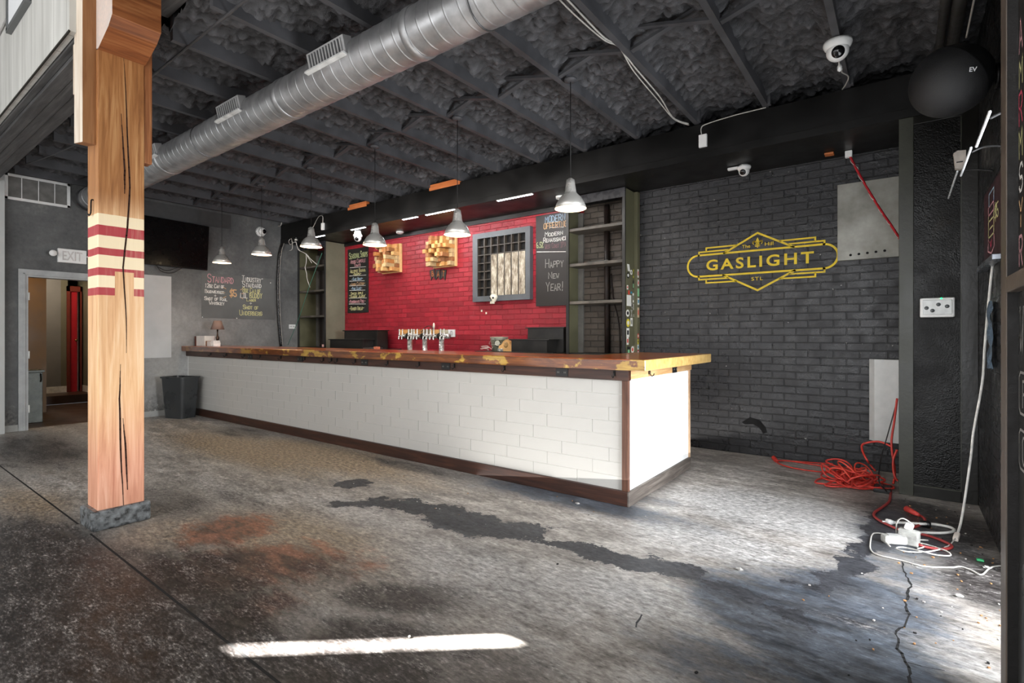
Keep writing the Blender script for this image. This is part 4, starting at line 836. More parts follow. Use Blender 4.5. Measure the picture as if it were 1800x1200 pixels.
MB().lathe([(0, .004), (.045, .004), (.045, -.012), (0, -.012)], ec, M=eM, n=24).build('emblem', flat('emblem_dark', (40, 38, 34), .5), bk)
MB().lathe([(.030, .0055), (.036, .0055), (.036, .003), (.030, .003)], ec, M=eM, n=24).lathe([(0, .0055), (.014, .0055), (.014, .003), (0, .003)], ec, M=eM, n=5).build('emblem_ring', flat('emblem_pale', (196, 194, 176), .5), bk)
wt = flat('pale_turned_wood', (222, 172, 110), .5, var=.1, sc=9)
wh = thing('wooden_dispenser', (-4.13, 5.40, 1.037), 'pale wooden tape dispenser with a curved top beside the bucket', 'dispenser')
P = [(-.15, 0), (.10, 0), (.10, .10), (.06, .10), (.05, .08), (.03, .13), (-.02, .155), (-.07, .13), (-.09, .09), (-.14, .07)]
MB().prism(P, lambda u, v: (-4.13+u, 5.38, 1.038+v), lambda u, v: (-4.13+u, 5.44, 1.038+v)).build('wooden_body', wt, wh); MB().lathe([(.018, -.035), (.038, -.035), (.038, .035), (.018, .035)], (-4.15, 5.41, 1.125), 1, 20).build('tape_reel', flat('reel_amber', (190, 150, 96), .5), wh)
MB().box((-4.27, 5.35, 1.038), (-4.19, 5.38, 1.075), 0, .004).build('metal_foot', chrome, wh)
pts = [(-4.52+.06*math.cos(a)+.002*a, 5.38+.05*math.sin(a), 1.045+.004*a+.012*abs(math.sin(a*.7))) for a in np.linspace(0, 12, 60)]; MB().tube(pts+[(-4.42, 5.42, 1.06), (-4.36, 5.36, 1.09)], .005, 6).build('cable_coil', flat('cable_pink', (206, 186, 176), .5), None, 'loosely coiled pale cable on the back counter left of the bucket', 'cable')

# ---- beer taps
ty = 5.5
t0 = thing('beer_tap_tower', (-6.133, ty, .90), 'polished T-shaped beer tap tower, the left of three', 'beer tap', 'beer tap towers')
cx = -6.133
MB().lathe([(.055, .9), (.055, .915), (.038, .92), (.038, 1.20)], (cx, ty, 0), 2, 24).build('column', chrome, t0)
MB().tube([(cx-.155, ty, 1.235), (cx+.155, ty, 1.235)], .036, 16).lathe([(.05, 1.2), (.052, 1.27), (.03, 1.285), (0, 1.287)], (cx, ty, 0), 2, 20).build('crossbar', chrome, t0)
MB().lathe([(0, 0), (.046, .0), (.05, .01), (.05, .02)], (cx, ty-.055, 1.235), 1, 20).build('badge_boss', flat('boss_dark', (60, 58, 52), .3, .8), t0)
for dx in (-.14, -.07, .07, .14):
    f_ = MB().tube([(cx+dx, ty-.03, 1.235), (cx+dx, ty-.085, 1.235)], .013, 10).tube(spline([(cx+dx, ty-.075, 1.24), (cx+dx, ty-.10, 1.225), (cx+dx, ty-.105, 1.18)], 4), .010, 8).build('faucet', chrome, t0)
    MB().lathe([(.010, 1.24), (.016, 1.255), (.010, 1.275), (.009, 1.32), (.013, 1.335), (.004, 1.345), (0, 1.345)], (cx+dx, ty-.09, 0), 2, 12).build('tap_lever', chrome, f_)
for x, lab in ((-5.80, 'polished T-shaped beer tap tower, the middle of three'), (-5.445, 'polished T-shaped beer tap tower nearest the white card')): dup(t0, (x, ty, .90), lab)
tl = on(764, 571, 1, ty-.09); MB().lathe([(.010, 1.346), (.018, 1.37), (.016, 1.41), (.006, 1.43), (0, 1.43)], (-5.445-.07, ty-.09, 0), 2, 12).build('tap_handle', flat('pale_tap_handle', (226, 214, 196), .4), None, 'single tall pale tap handle sticking up from the right tap tower', 'tap handle')
bo = thing('backboard', (-5.9, YB-.02, 1.27), 'patched wooden backboard on the red wall behind the beer taps', 'board')
for i, (xa, xb_, c) in enumerate(((702, 716, (206, 148, 82)), (716, 728, (150, 132, 96)), (728, 745, (196, 138, 76)), (745, 757, (120, 108, 84)), (757, 772, (214, 160, 96)), (772, 788, (168, 164, 140)))):
    a = on(xa, 579, 1, YB-.02); b_ = on(xb_, 592, 1, YB-.02); MB().box((a.x+.002, YB-.02, b_.z), (b_.x-.002, YB-.002, a.z)).build('board_piece', flat('patch_%d' % i, c, .5, var=.2), bo)
a = on(788, 579, 1, YB-.021); b_ = on(799, 592, 1, YB-.021); sg = thing('card_sign', ((a.x+b_.x)/2, YB-.02, b_.z), 'small white card with a grey emblem right of the beer taps', 'sign')
MB().box((a.x, YB-.022, b_.z), (b_.x, YB-.004, a.z)).build('card', white, sg)
m = MB(); cx_, cz_ = (a.x+b_.x)/2, (a.z+b_.z)/2; fn = lambda u, v: (u, YB-.0228, v)
for k in (-1, 0, 1): ribbon(m, [(cx_+k*.02, cz_-.03), (cx_+k*.026, cz_+.0), (cx_+k*.014, cz_+.033)], .009, fn)
m.build('emblem', flat('emblem_grey', (96, 96, 94), .6), sg)
pts = [(-5.62+.0, ty, 1.27), (-5.66, ty+.02, 1.36), (-5.75, ty+.03, 1.39), (-5.84, ty+.02, 1.35), (-5.88, ty, 1.29)]; wire(pts, .007, 'beer_line', flat('hose_dark', (52, 36, 26), .4), 'short dark hose arching over the middle beer tap tower', 'hose')

# ---- red wall: barred window, chalkboards, wood-block panels, pennants, skull
w1m = flat('window_grey', (84, 88, 92), .45, var=.1, sc=5); wdk = flat('window_black', (9, 9, 9), .7); mun = wood('muntin_brown', (30, 25, 21), (58, 50, 42), (84, 74, 62), 2, 1.5)
X0, X1, Z0, Z1 = -5.078, -4.044, 1.738, 2.735; x0, x1, z0, z1 = -4.985, -4.12, 1.816, 2.658
w1 = MB(); fo = lambda d: (lambda u, v: (u, d, v)); ya, yb = YB-.075, YB-.05
for P in ([(X0, Z0), (X1, Z0), (x1, z0), (x0, z0)], [(X1, Z0), (X1, Z1), (x1, z1), (x1, z0)], [(X1, Z1), (X0, Z1), (x0, z1), (x1, z1)], [(X0, Z1), (X0, Z0), (x0, z0), (x0, z1)]): w1.prism(P, fo(ya), fo(YB))
w1o = struct('window_1', w1, w1m); MB().box((x0, YB-.012, z0), (x1, YB-.002, z1)).build('pane', wdk, w1o)
for i in range(8): u = x0+(x1-x0)*i/7; MB().box((max(x0, u-.009), YB-.065, z0), (min(x1, u+.009), YB-.015, z1)).build('bar', mun, w1o)
for i in range(1, 7): v = z0+(z1-z0)*i/7; MB().box((x0, YB-.06, v-.008), (x1, YB-.02, v+.008)).build('crossbar', mun, w1o)
plk = NT('weathered_plank'); pf = plk.noise(3, 7, .75, plk.vec((7, 7, 2))); plk.set(col=plk.ramp(pf, [(.34, S(72, 58, 44)), (.49, S(150, 138, 118)), (.66, S(218, 210, 192))]), ro=.7); plk.bump(pf, .5, .006)
for i in range(2, 7): u = x0+(x1-x0)*i/7; MB().box((u+.011, YB-.068, z0+.002), (u+(x1-x0)/7-.011, YB-.035, z0+(z1-z0)*.70)).build('plank', plk.m, w1o)
sk = on(868, 525, 1, YB-.1); skl = thing('skull_ornament', sk, 'small white skull ornament hanging on the lower edge of the barred window', 'ornament')
bone = flat('bone_white', (232, 226, 204), .5, var=.06)
bm_ = bmesh.new(); bmesh.ops.create_uvsphere(bm_, u_segments=24, v_segments=16, radius=1)
for v in bm_.verts:
    p = v.co; s_ = 1-.28*max(0, -p.z)**1.0 if p.z < 0 else 1; v.co = sk+Vector((p.x*.055*s_, p.y*.06*(1 if p.z > -.2 else .8), .02+p.z*(.055 if p.z > 0 else .072)))
MB().bm(bm_, 0, True).bbox((sk.x-.03, sk.y-.055, sk.z-.075), (sk.x+.03, sk.y-.01, sk.z-.035), .01).build('cranium', bone, skl)
so = MB()
for s_ in (-1, 1): so.lathe([(0, -.058), (.012, -.056), (.016, -.045), (.014, -.03)], (sk.x+s_*.022, sk.y, sk.z+.012), 1, 14)
so.lathe([(0, -.061), (.006, -.06), (.007, -.05)], (sk.x, sk.y, sk.z-.018), 1, 8)
for k in range(-2, 3): so.box((sk.x+k*.01-.001, sk.y-.057, sk.z-.06), (sk.x+k*.01+.001, sk.y-.05, sk.z-.042))
so.build('eye_sockets', flat('socket_black', (24, 18, 14), .8), skl)
for k, (px_, py_, lab) in enumerate(((847, 546, 'left one of two tiny white scraps stuck to the red wall under the window'), (855, 550, 'right one of two tiny white scraps stuck to the red wall under the window'))): p = on(px_, py_, 1, YB); MB().box((p.x-.014, YB-.008, p.z-.016), (p.x+.014, YB-.001, p.z+.014), 0, .003).build('wall_scrap', bone, None, lab, 'scrap')
def wallboard(name, xa, xb_, za, zb_, lab, ref, lines, scale, mat):
    t = thing(name, ((xa+xb_)/2, YB, za), lab, 'chalkboard'); MB().box((xa, YB-.018, za), (xb_, YB-.002, zb_), 0, .002).build('board', mat, t); yy = YB-.0195
    for (txt, a, b_, c, d, col, w) in lines:
        P, Q = (ref[0]+a/scale, ref[1]+b_/scale), (ref[0]+c/scale, ref[1]+d/scale); ym = (P[1]+Q[1])/2
        u0, u1 = on(P[0], ym, 1, yy).x, on(Q[0], ym, 1, yy).x; xm = (P[0]+Q[0])/2; v1, v0 = on(xm, P[1], 1, yy).z, on(xm, Q[1], 1, yy).z; m = MB()
        if txt == '_': ribbon(m, [(u0, v0), (u1, v1)], w, lambda u, v: (u, yy, v))
        else: chalk(m, txt, u0, u1, v0, v1, lambda u, v: (u, yy, v), w, jit=.05)
        m.build('chalk_rule' if txt == '_' else 'chalk_lettering', CH[col], t)
cb1 = flat('menu_black', (28, 27, 25), .5, var=.15, sc=4)
R = lambda y, a=90, c=275: ('_', a, y+4, c, y-6, 'w', .007)
wallboard('chalkboard', -8.195, -7.60, 1.655, 2.828, 'narrow tall chalkboard listing syrups at the left of the red wall', (600, 370),
    [('Seasonal', 86, 462, 205, 528, 'g', .011), ('Syrups', 212, 446, 290, 512, 'g', .011), ('Adobo Chipotle', 100, 538, 268, 580, 'p', .008), ('Tomato', 140, 588, 214, 620, 'p', .008), R(630, 96, 272), ('Allspice Banana', 98, 645, 268, 684, 'y', .008), ('-Pineapple-', 130, 690, 222, 716, 'y', .008), R(722), ('-Sage Grain-', 115, 742, 240, 772, 'b', .008), R(782, 90, 256),
     ('-Agua Cactus-', 95, 796, 266, 828, 'o', .008), R(834, 90, 268), ('-Pine Clove-', 108, 848, 232, 880, 'b', .008), R(886, 90, 264), ('Spiced Apple', 104, 902, 242, 932, 'y', .008), ('"Cranberry Jalapeno"', 86, 934, 274, 966, 'y', .007), R(972, 86, 280), ('-Pomegranate Peel-', 84, 990, 268, 1024, 'p', .008), R(1038, 86, 270), ('-Ginger Bread-', 90, 1066, 254, 1104, 'y', .009)], 6.32, cb1)
wallboard('chalkboard', -3.985, -3.31, 1.64, 2.866, 'tall dark chalkboard wishing a happy new year, beside the barred window', (820, 320),
    [('MODERN', 752, 318, 948, 378, 'b', .009), ('OFFERING', 738, 384, 966, 436, 'o', .009), ('_', 800, 440, 930, 424, 'w', .008), ('Modern', 748, 470, 926, 512, 'w', .008), ('Renaissance', 734, 522, 966, 566, 'w', .008), ('6.5%', 672, 578, 738, 630, 'g', .008), ('West Coast IPA', 750, 582, 956, 628, 'm', .006), ('_', 676, 682, 962, 652, 'w', .010), ('Happy', 752, 735, 932, 815, 'k', .010), ('New', 782, 862, 890, 920, 'k', .010), ('Year!', 758, 955, 932, 1040, 'k', .010)], 5.4545, flat('soft_black_board', (34, 30, 29), .45, var=.15, sc=3))
bcol = [flat('block_%d' % i, c, .6, var=.14, sc=16) for i, c in enumerate(((198, 146, 84), (176, 116, 62), (214, 170, 108), (150, 100, 60), (192, 166, 120)))]; bdark = flat('block_dark', (84, 58, 36), .7)
for (xa, xb_, za, zb_, sd, lab) in ((-7.17, -6.72, 2.315, 2.775, 3, 'left wall panel of jutting wooden blocks, beside the syrup menu'), (-5.92, -5.46, 2.315, 2.765, 9, 'right wall panel of jutting wooden blocks, above the small pennants')):
    t = thing('block_panel', ((xa+xb_)/2, YB, za), lab, 'wall art', 'wood-block wall panels'); rs = random.Random(sd)
    MB().box((xa-.01, YB-.05, za-.01), (xb_+.012, YB-.002, zb_+.01), 0, .003).build('backing', flat('pale_ply', (232, 190, 130), .5, var=.06), t)
    nb_ = 7; cw, ch = (xb_-xa)/nb_, (zb_-za)/nb_
    for i in range(nb_):
        for j in range(nb_):
            L = rs.choice((.07, .1, .13, .17, .2, .24)); 
            if i > 4 and rs.random() < .5: L = .06
            MB().box((xa+i*cw+.001, YB-.05-L, za+j*ch+.001), (xa+(i+1)*cw-.002, YB-.05, za+(j+1)*ch-.002), 0, .002).build('block', rs.choice(bcol), t)
pb = thing('letter_bunting', (-5.85, YB, 2.13), 'three little black swallow-tailed pennants with orange letters under the block panel', 'bunting')
for i, (c_, px_) in enumerate((('B', 760.5), ('A', 770), ('T', 779.5))):
    c = on(px_, 482, 1, YB-.01); ca, sa = math.cos((1-i)*.16), math.sin((1-i)*.16)
    rot = lambda u, v, y: (c.x+u*ca-v*sa, y, c.z+u*sa+v*ca)
    P = [(-.055, .075), (.055, .075), (.05, -.09), (0, -.035), (-.05, -.09)]
    f_ = MB().prism(P, lambda u, v: rot(u, v, YB-.012), lambda u, v: rot(u, v, YB-.003)).build('pennant', cb1, pb); m = MB(); chalk(m, c_, -.022, .03, -.03, .05, lambda u, v: rot(u, v, YB-.0135), .010, jit=0); m.build('letter', flat('pennant_orange', (214, 118, 40), .6), f_)

# ---- soffit fittings
ledm = glow('led_white', (236, 244, 255), 16)
for xa, xb_, lab in ((-4.087, -3.556, 'long white LED strip under the header between window and chalkboard'), (-5.377, -4.825, 'white LED strip under the header above the right block panel'), (-5.86, -5.558, 'shortest white LED strip under the header above the pennants'), (-7.10, -6.75, 'white LED strip under the header next to the soffit camera'), (-8.22, -7.85, 'white LED strip under the header above the corner shelf unit')):
    t = thing('led_strip', ((xa+xb_)/2, 5.125, ZS), lab, 'light', 'LED strips under the header'); MB().box((xa-.01, 5.105, ZS-.006), (xb_+.01, 5.145, ZS)).build('channel', chrome, t); MB().box((xa, 5.11, ZS-.010), (xb_, 5.14, ZS-.006)).build('diffuser', ledm, t)
dome_camera('dome_camera', (-1.267, 5.54, ZS), (0, 0, -1), 'white dome camera under the soffit in front of the black brick', .062, (-.1, -1, -.5), .015)
MB().box((-1.42, 5.52, ZS-.03), (-1.32, 5.56, ZS-.005), 0, .004).build('cable_box', white, None, 'slim white cable box beside the dome camera on the soffit', 'box')
dome_camera('dome_camera', (-7.09, 5.24, ZS), (0, 0, -1), 'white dome camera on a stem above the syrup menu board', .07, (.6, -1, -.5), .07)
for x, y, lab in ((-6.6, 5.70, 'flat white smoke detector on the soffit left of the right block panel'), (-3.35, 5.44, 'white smoke detector on the soffit half hidden behind the brightest pendant')):
    t = thing('smoke_detector', (x, y, ZS), lab, 'smoke detector'); MB().lathe([(.0, -.04), (.03, -.038), (.055, -.025), (.062, -.004), (.062, 0)], (x, y, ZS), 2, 28).build('housing', white, t); MB().lathe([(.05, -.034), (.056, -.03), (.058, -.024), (.052, -.022)], (x, y, ZS), 2, 28).build('vent_ring', flat('vent_grey', (150, 150, 148), .5), t)
cc = dome_camera('dome_camera', (-.362, 4.25, ZJ), (0, 0, -1), 'large white dome camera fixed under a ceiling joist with its lead hanging down', .085, (.15, -1, -.55), .01)
MB().tube(spline([(-.36, 4.32, 3.22), (-.36, 4.36, 3.16), (-.35, 4.42, 3.17), (-.36, 4.55, 3.2), (-.33, 4.7, 3.22), (-.36, 4.9, 3.25), (-.40, 5.09, 3.29)], 6), .005, 6).build('lead', wirem, cc); MB().lathe([(0, 0), (.014, .01), (.016, .035), (.006, .06), (0, .06)], (-.36, 4.37, 3.13), 2, 10).build('connector', white, cc)
MB().box((-1.570, YH-.03, 3.055), (-1.495, YH, 3.175), 0, .004).build('junction_box', white, None, 'small white junction box on the black header below the joists', 'box')
wire([(-1.545, YH-.012, 3.17), (-1.55, YH-.012, 3.24), (-1.50, YH-.012, 3.27), (-1.25, YH-.012, ZH+.004), (-.98, YH-.012, ZH+.006)], .005, 'box_lead', wirem, 'thin white lead from the junction box along the top of the header')
a = on(567, 398, 1, YH-.02); MB().box((a.x-.035, YH-.03, a.z-.06), (a.x+.035, YH, a.z+.06), 0, .004).build('junction_box', white, None, 'small white junction box at the far left end of the header', 'box')
wire([(a.x, YH-.015, a.z+.06), on(567, 380, 1, 5.05), on(560, 381, 1, 4.9), on(552, 396, 1, 4.6), on(549, 402, 1, 4.2)], .006, 'lamp_lead', wirem, 'white lead looping from the far junction box towards a pendant lamp')
jw = [(-1.63, 2.3, ZJ+.0), (-1.63, 2.75, ZJ-.01), (-1.635, 3.2, ZJ-.012), (-1.63, 3.42, ZJ+.02), (-1.632, 3.74, ZJ-.01), (-1.66, 4.3, ZJ-.012), (-1.72, 4.8, ZJ-.01), (-1.66, 5.05, ZJ-.0)]
wire(jw, .006, 'joist_wire', wirem, 'pair of white wires running along a ceiling joist, the straighter one', group='white wires along the joist')
wire([(p[0]-.015-.02*math.sin(i*1.7), p[1]+.02, p[2]-.006) for i, p in enumerate(jw)], .005, 'joist_wire', wirem, 'pair of white wires running along a ceiling joist, the looser one', group='white wires along the joist')
rodm = flat('rod_grey', (92, 92, 94), .45, .4)
wire([(-8.3, 1.45, ZJ-.02), (-7.5, 1.55, ZJ-.04), (-6.7, 1.62, ZJ-.03), (-5.6, 1.58, ZJ-.02)], .006, 'sagging_cable', rodm, 'thin sagging grey cable under the joists left of the post')
MB().tube([(-5.0, 1.56, ZJ-.009), (.3, 1.53, ZJ-.009)], .009, 8).build('conduit_rod', rodm, None, 'straight thin grey rod crossing under the joists right of the post', 'rod')

# ---- black brick wall: painted sign, metal plates, hanging red cord
yel = flat('sign_yellow', (226, 196, 44), .6, var=.08, sc=8); gs = thing('painted_sign', (-1.206, YB-.002, 2.01), 'yellow art-deco sign painted on the black brick wall', 'sign')
yy = YB-.0025; fn = lambda u, v: (u, yy, v); W = .020; m = MB()
cxl, cxr, zt, zb = -1.812, -.612, 2.133, 1.898; zc, rr = (zt+zb)/2, (zt-zb)/2
ribbon(m, [(cxl, zt), (cxr, zt)], W, fn); ribbon(m, [(cxl, zb), (cxr, zb)], W, fn)
for c_, s_ in ((cxl, -1), (cxr, 1)): ribbon(m, [(c_+s_*rr*math.sin(a), zc+rr*math.cos(a)) for a in np.linspace(0, PI, 22)], W, fn)
ribbon(m, [(-1.54, zt), (-1.206, 2.313), (-.872, zt)], W, fn); ribbon(m, [(-1.55, zb), (-1.206, 1.717), (-.862, zb)], W, fn)
for s_ in (-1, 1):
    for (a, b_, h) in ((.600, .295, .034), (.522, .212, .074)):
        X_ = lambda d: -1.206+s_*d; hb = 0 if h < .05 else .04
        ribbon(m, [(X_(a), zt+hb), (X_(a), zt+h), (X_(b_), zt+h)], W*.8, fn); ribbon(m, [(X_(a), zb-hb), (X_(a), zb-h), (X_(b_), zb-h)], W*.8, fn)
m.build('border', yel, gs)
bfont('sign_lettering', 'GASLIGHT', yel, gs, (-1.211, yy, 2.016), (1, 0, 0), (0, 0, 1), .118, 1.03, off=.022, spacing=1.28)
bfont('small_lettering', 'The', yel, gs, (-1.317, yy, 2.184), (1, 0, 0), (0, 0, 1), .036, .082, off=.006); bfont('small_lettering', 'Hill', yel, gs, (-1.096, yy, 2.19), (1, 0, 0), (0, 0, 1), .036, .082, off=.006); bfont('small_lettering', 'STL', yel, gs, (-1.21, yy, 1.838), (1, 0, 0), (0, 0, 1), .036, .11, off=.006, spacing=1.2)
m = MB(); c0, z0_ = -1.206, 2.212
pet = lambda s_, k: [(c0+s_*x*k, z0_+y*k) for x, y in ((.0, .055), (.012, .03), (.015, .01), (.010, -.012), (0, -.02), (-.010, -.012), (-.015, .01), (-.012, .03))]
m.prism(pet(1, 1), fn, lambda u, v: (u, yy+.001, v))
for s_ in (-1, 1):
    Pp = [(c0+s_*.008, z0_-.016), (c0+s_*.016, z0_+.006), (c0+s_*.030, z0_+.018), (c0+s_*.042, z0_+.012), (c0+s_*.045, z0_-.002), (c0+s_*.038, z0_-.014)]
    for i, (p, q2) in enumerate(zip(Pp[:-1], Pp[1:])): ribbon(m, [p, q2], (.010, .014, .015, .011, .007)[i], fn)
    ribbon(m, [(c0+s_*.004, z0_-.024), (c0+s_*.012, z0_-.038), (c0+s_*.022, z0_-.034)], .008, fn)
ribbon(m, [(c0-.022, z0_-.02), (c0+.022, z0_-.02)], .007, fn); ribbon(m, [(c0, z0_-.024), (c0, z0_-.048)], .010, fn); m.build('lily_emblem', yel, gs)
shm2 = NT('dull_sheet_metal'); f = shm2.noise(2.5, 5, .6); shm2.set(col=shm2.ramp(f, [(.3, S(104, 102, 94)), (.55, S(148, 147, 140)), (.75, S(176, 176, 170))]), ro=.5, me=.25); shm2 = shm2.m
mp = thing('metal_plate', (-.26, YB, 2.3), 'large square sheet-metal cover high on the brick wall next to the pillar', 'metal plate')
MB().box((-.495, YB-.055, 1.955), (-.026, YB-.001, 2.675), 0, .003).build('plate', shm2, mp); m = MB()
for i in range(5): m.lathe([(0, -.0565), (.011, -.0565), (.011, -.05)], (-.39+i*.065, YB, 2.0+.004*i), 1, 12)
m.build('punched_holes', flat('hole_black', (9, 9, 10), .95), mp)
lpz = thing('metal_plate', (-.13, YB, .66), 'narrow upright sheet-metal cover low on the brick wall behind the red cords', 'metal plate')
m = MB(); P = [(-.245, YB-.07), (-.205, YB-.11), (-.028, YB-.13), (-.028, YB-.001), (-.245, YB-.001)]; m.prism(P, lambda u, v: (u, v, 1.03), lambda u, v: (u, v, .29)); m.build('folded_sheet', flat('pale_sheet', (186, 186, 184), .45, .2, var=.05), lpz)
redc = flat('red_cord', (196, 56, 46), .45, var=.1, sc=30); reddk = flat('faded_red_cord', (150, 52, 50), .5, var=.12, sc=20)
hp_ = Vector((-.398, 5.70, ZS)); hc = thing('hanging_red_lead', hp_, 'red cord wound with white wire hanging from a white plug box on the soffit', 'cord')
MB().box((hp_.x-.028, hp_.y-.025, ZS-.06), (hp_.x+.028, hp_.y+.025, ZS-.001), 0, .004).build('plug_box', white, hc)
pts = spline([hp_+Vector((.01, 0, -.05)), on(1507, 300, 1, 5.68), on(1530, 340, 1, 5.62), on(1550, 372, 1, 5.55), on(1566, 395, 1, 5.48), on(1582, 420, 1, 5.42)], 10); MB().tube(pts, .010, 8).build('red_core', flat('deep_red_cord', (170, 22, 34), .45), hc)
wv = []
for i, p in enumerate(pts): 
    q_ = i*.75; wv.append(Vector(p)+Vector((math.cos(q_)*.013, math.sin(q_)*.008, math.sin(q_)*.008)))
MB().tube(spline(wv, 3), .0035, 6).build('white_wire', wirem, hc)
MB().box((-.585, 5.62, ZS-.018), (-.51, 5.70, ZS-.001), 0, .004).build('wood_scrap', org, None, 'small orange wood scrap on the soffit edge left of the hanging red cord', 'wood scrap')

# ---- stickers on the side of the shelf unit
stk = [(165, 135, 26, 80, 'r', 'w', None, 'tilted white paper sticker, topmost on the shelf side'), (160, 225, 30, 72, 'o', 'K', 'w', 'oval black-and-white sticker under the tilted paper one'), (197, 190, 28, 58, 'o', 'w', 'k', 'round white sticker touching the tilted paper one'), (232, 208, 26, 100, 'r', 'G', 'K', 'yellow-green upright sticker near the top'),
 (228, 335, 28, 96, 'r', 'K', 'n', 'black bottle-shaped sticker with a mint base, upper one'), (153, 365, 17, 50, 'r', 'w', 'R', 'small orange-topped sticker at the front edge, upper one'), (170, 425, 18, 50, 'r', 'R', 'w', 'small orange sticker just above the plain white sheet'), (198, 427, 20, 28, 'o', 'B', None, 'tiny round blue sticker above the plain white sheet'),
 (170, 520, 52, 128, 'r', 'w', 'k', 'largest plain white rectangular sticker on the shelf side'), (230, 490, 34, 108, 'r', 'w', 'K', 'black card sticker with white border beside the white sheet'), (206, 580, 18, 74, 'o', 'k', 'K', 'thin grey oval sticker below the white sheet'), (234, 595, 28, 78, 'o', 'w', 'k', 'white oval sticker with a small mark, beside the thin grey oval'),
 (155, 668, 42, 84, 'o', 'w', 'K', 'white round badge sticker with a dark ring'), (200, 670, 26, 82, 'x', 'k', None, 'grey hourglass sticker beside the round badge'), (239, 697, 22, 30, 'r', 'w', 'k', 'tiny white square sticker right of the hourglass'), (160, 782, 40, 96, 'o', 'Y', 'w', 'large yellow-rimmed oval sticker'), (200, 772, 26, 98, 'r', 'w', 'k', 'white wavy label beside the yellow-rimmed oval'),
 (157, 895, 32, 104, 'r', 'w', 'K', 'upright white card sticker below the yellow-rimmed oval'), (154, 992, 24, 92, 'r', 'w', 'R', 'narrow white strip sticker with red and black marks'), (166, 1105, 34, 88, 'r', 'K', 'n', 'black bottle-shaped sticker with a mint base, lower one'), (212, 1095, 34, 84, 'o', 'w', 'R', 'white shield sticker with a red top'), (241, 1080, 14, 66, 'r', 'e', None, 'slim beige sticker near the bottom'), (235, 1150, 28, 18, 'r', 'w', None, 'small white scrap sticker at counter level'),
 (274, 202, 22, 98, 'r', 'w', 'R', 'white photo-strip sticker, topmost on the edge board'), (275, 313, 28, 80, 'o', 'w', 'R', 'white oval sticker on the edge board'), (277, 425, 26, 92, 'r', 'n', None, 'mint green rectangular sticker on the edge board'), (278, 530, 26, 78, 'r', 'w', 'B', 'white and blue sticker on the edge board'), (275, 660, 26, 116, 'r', 'e', 'R', 'tall beige round-topped sticker on the edge board'), (272, 935, 30, 60, 'o', 'R', 'w', 'bright red round sticker on the edge board'), (271, 1002, 28, 62, 'o', 'Y', 'K', 'bright yellow sticker under the red round one'), (272, 1065, 26, 58, 'r', 'w', 'B', 'white and blue sticker under the yellow one'), (272, 1128, 28, 50, 'r', 'c', 'w', 'crimson sticker lowest on the edge board')]
SM = {'w': (228, 226, 218), 'K': (28, 28, 28), 'k': (150, 148, 140), 'G': (172, 172, 40), 'n': (140, 200, 150), 'R': (206, 72, 56), 'B': (40, 130, 160), 'Y': (224, 206, 60), 'e': (214, 192, 160), 'c': (176, 30, 60)}
for (a, b_, w, h, shp, c1, c2, lab) in stk:
    px_, py_ = 1080+a/6.667, 450+b_/6.667; edge = a > 262; xp = -2.498 if edge else -2.541
    p = on(px_, py_, 0, xp); yl, yr = on(px_-w/13.3, py_, 0, xp).y, on(px_+w/13.3, py_, 0, xp).y; yl, yr = (max(yl, 5.776), min(yr, YB-.008)) if edge else (max(yl, 5.552), min(yr, YB-.08)); zt_, zb_ = on(px_, py_-h/13.3, 0, xp).z, on(px_, py_+h/13.3, 0, xp).z
    yc, zc_, hw_, hh_ = (yl+yr)/2, (zt_+zb_)/2, max(.008, (yr-yl)/2), (zt_-zb_)/2; tilt = .3 if 'tilted' in lab else 0
    def shape(k): 
        if shp == 'o': return [(math.cos(q_)*hw_*k, math.sin(q_)*hh_*k) for q_ in np.linspace(0, 2*PI, 20, endpoint=False)]
        if shp == 'x': return [(-hw_*k, hh_*k), (hw_*k, hh_*k), (hw_*.2*k, 0), (hw_*k, -hh_*k), (-hw_*k, -hh_*k), (-hw_*.2*k, 0)]
        return [(-hw_*k-tilt*hh_*k, hh_*k), (hw_*k-tilt*hh_*k, hh_*k), (hw_*k+tilt*hh_*k, -hh_*k), (-hw_*k+tilt*hh_*k, -hh_*k)]
    m = MB(); m.prism(shape(1), lambda u, v: (xp+.0014, yc+u, zc_+v), lambda u, v: (xp+.0002, yc+u, zc_+v), 0)
    if c2 and 'plain' not in lab: m.prism([(u*.62, v*.5-(hh_*.3 if c2 == 'n' else 0)) for u, v in shape(1)], lambda u, v: (xp+.002, yc+u, zc_+v), lambda u, v: (xp+.0015, yc+u, zc_+v), 1)
    m.build('sticker', [flat('sticker_'+c1, SM[c1], .4, var=.02), flat('sticker_'+(c2 or c1), SM[c2 or c1], .4, var=.02)], None, lab, 'sticker', 'stickers on the shelf side')
# ---- right-hand corner: pillar fittings, wall sign, speaker, pipes
el = thing('emergency_light', (.208, YH, 1.46), 'white rectangular emergency light unit with a green indicator on the dark pillar', 'emergency light')
MB().box((.106, YH-.05, 1.385), (.31, YH, 1.532), 0, .008).build('housing', white, el); MB().box((.122, YH-.058, 1.405), (.294, YH-.048, 1.515), 0, .003).build('diffuser', flat('diffuser_pale', (206, 208, 206), .2), el)
m = MB()
for x, z in ((.145, 1.455), (.18, 1.435), (.215, 1.48), (.265, 1.465)): m.lathe([(0, -.066), (.010, -.064), (.014, -.058)], (x, YH, z), 1, 14)
m.build('lamp_cell', flat('cell_grey', (96, 100, 102), .2), el); MB().lathe([(0, -.053), (.006, -.052), (.006, -.048)], (.232, YH, 1.526), 1, 10).build('indicator', glow('green_led', (40, 230, 120), 4), el)
ms = thing('motion_sensor', (.335, YH, 2.54), 'off-white motion sensor on the upper right of the dark pillar', 'sensor')
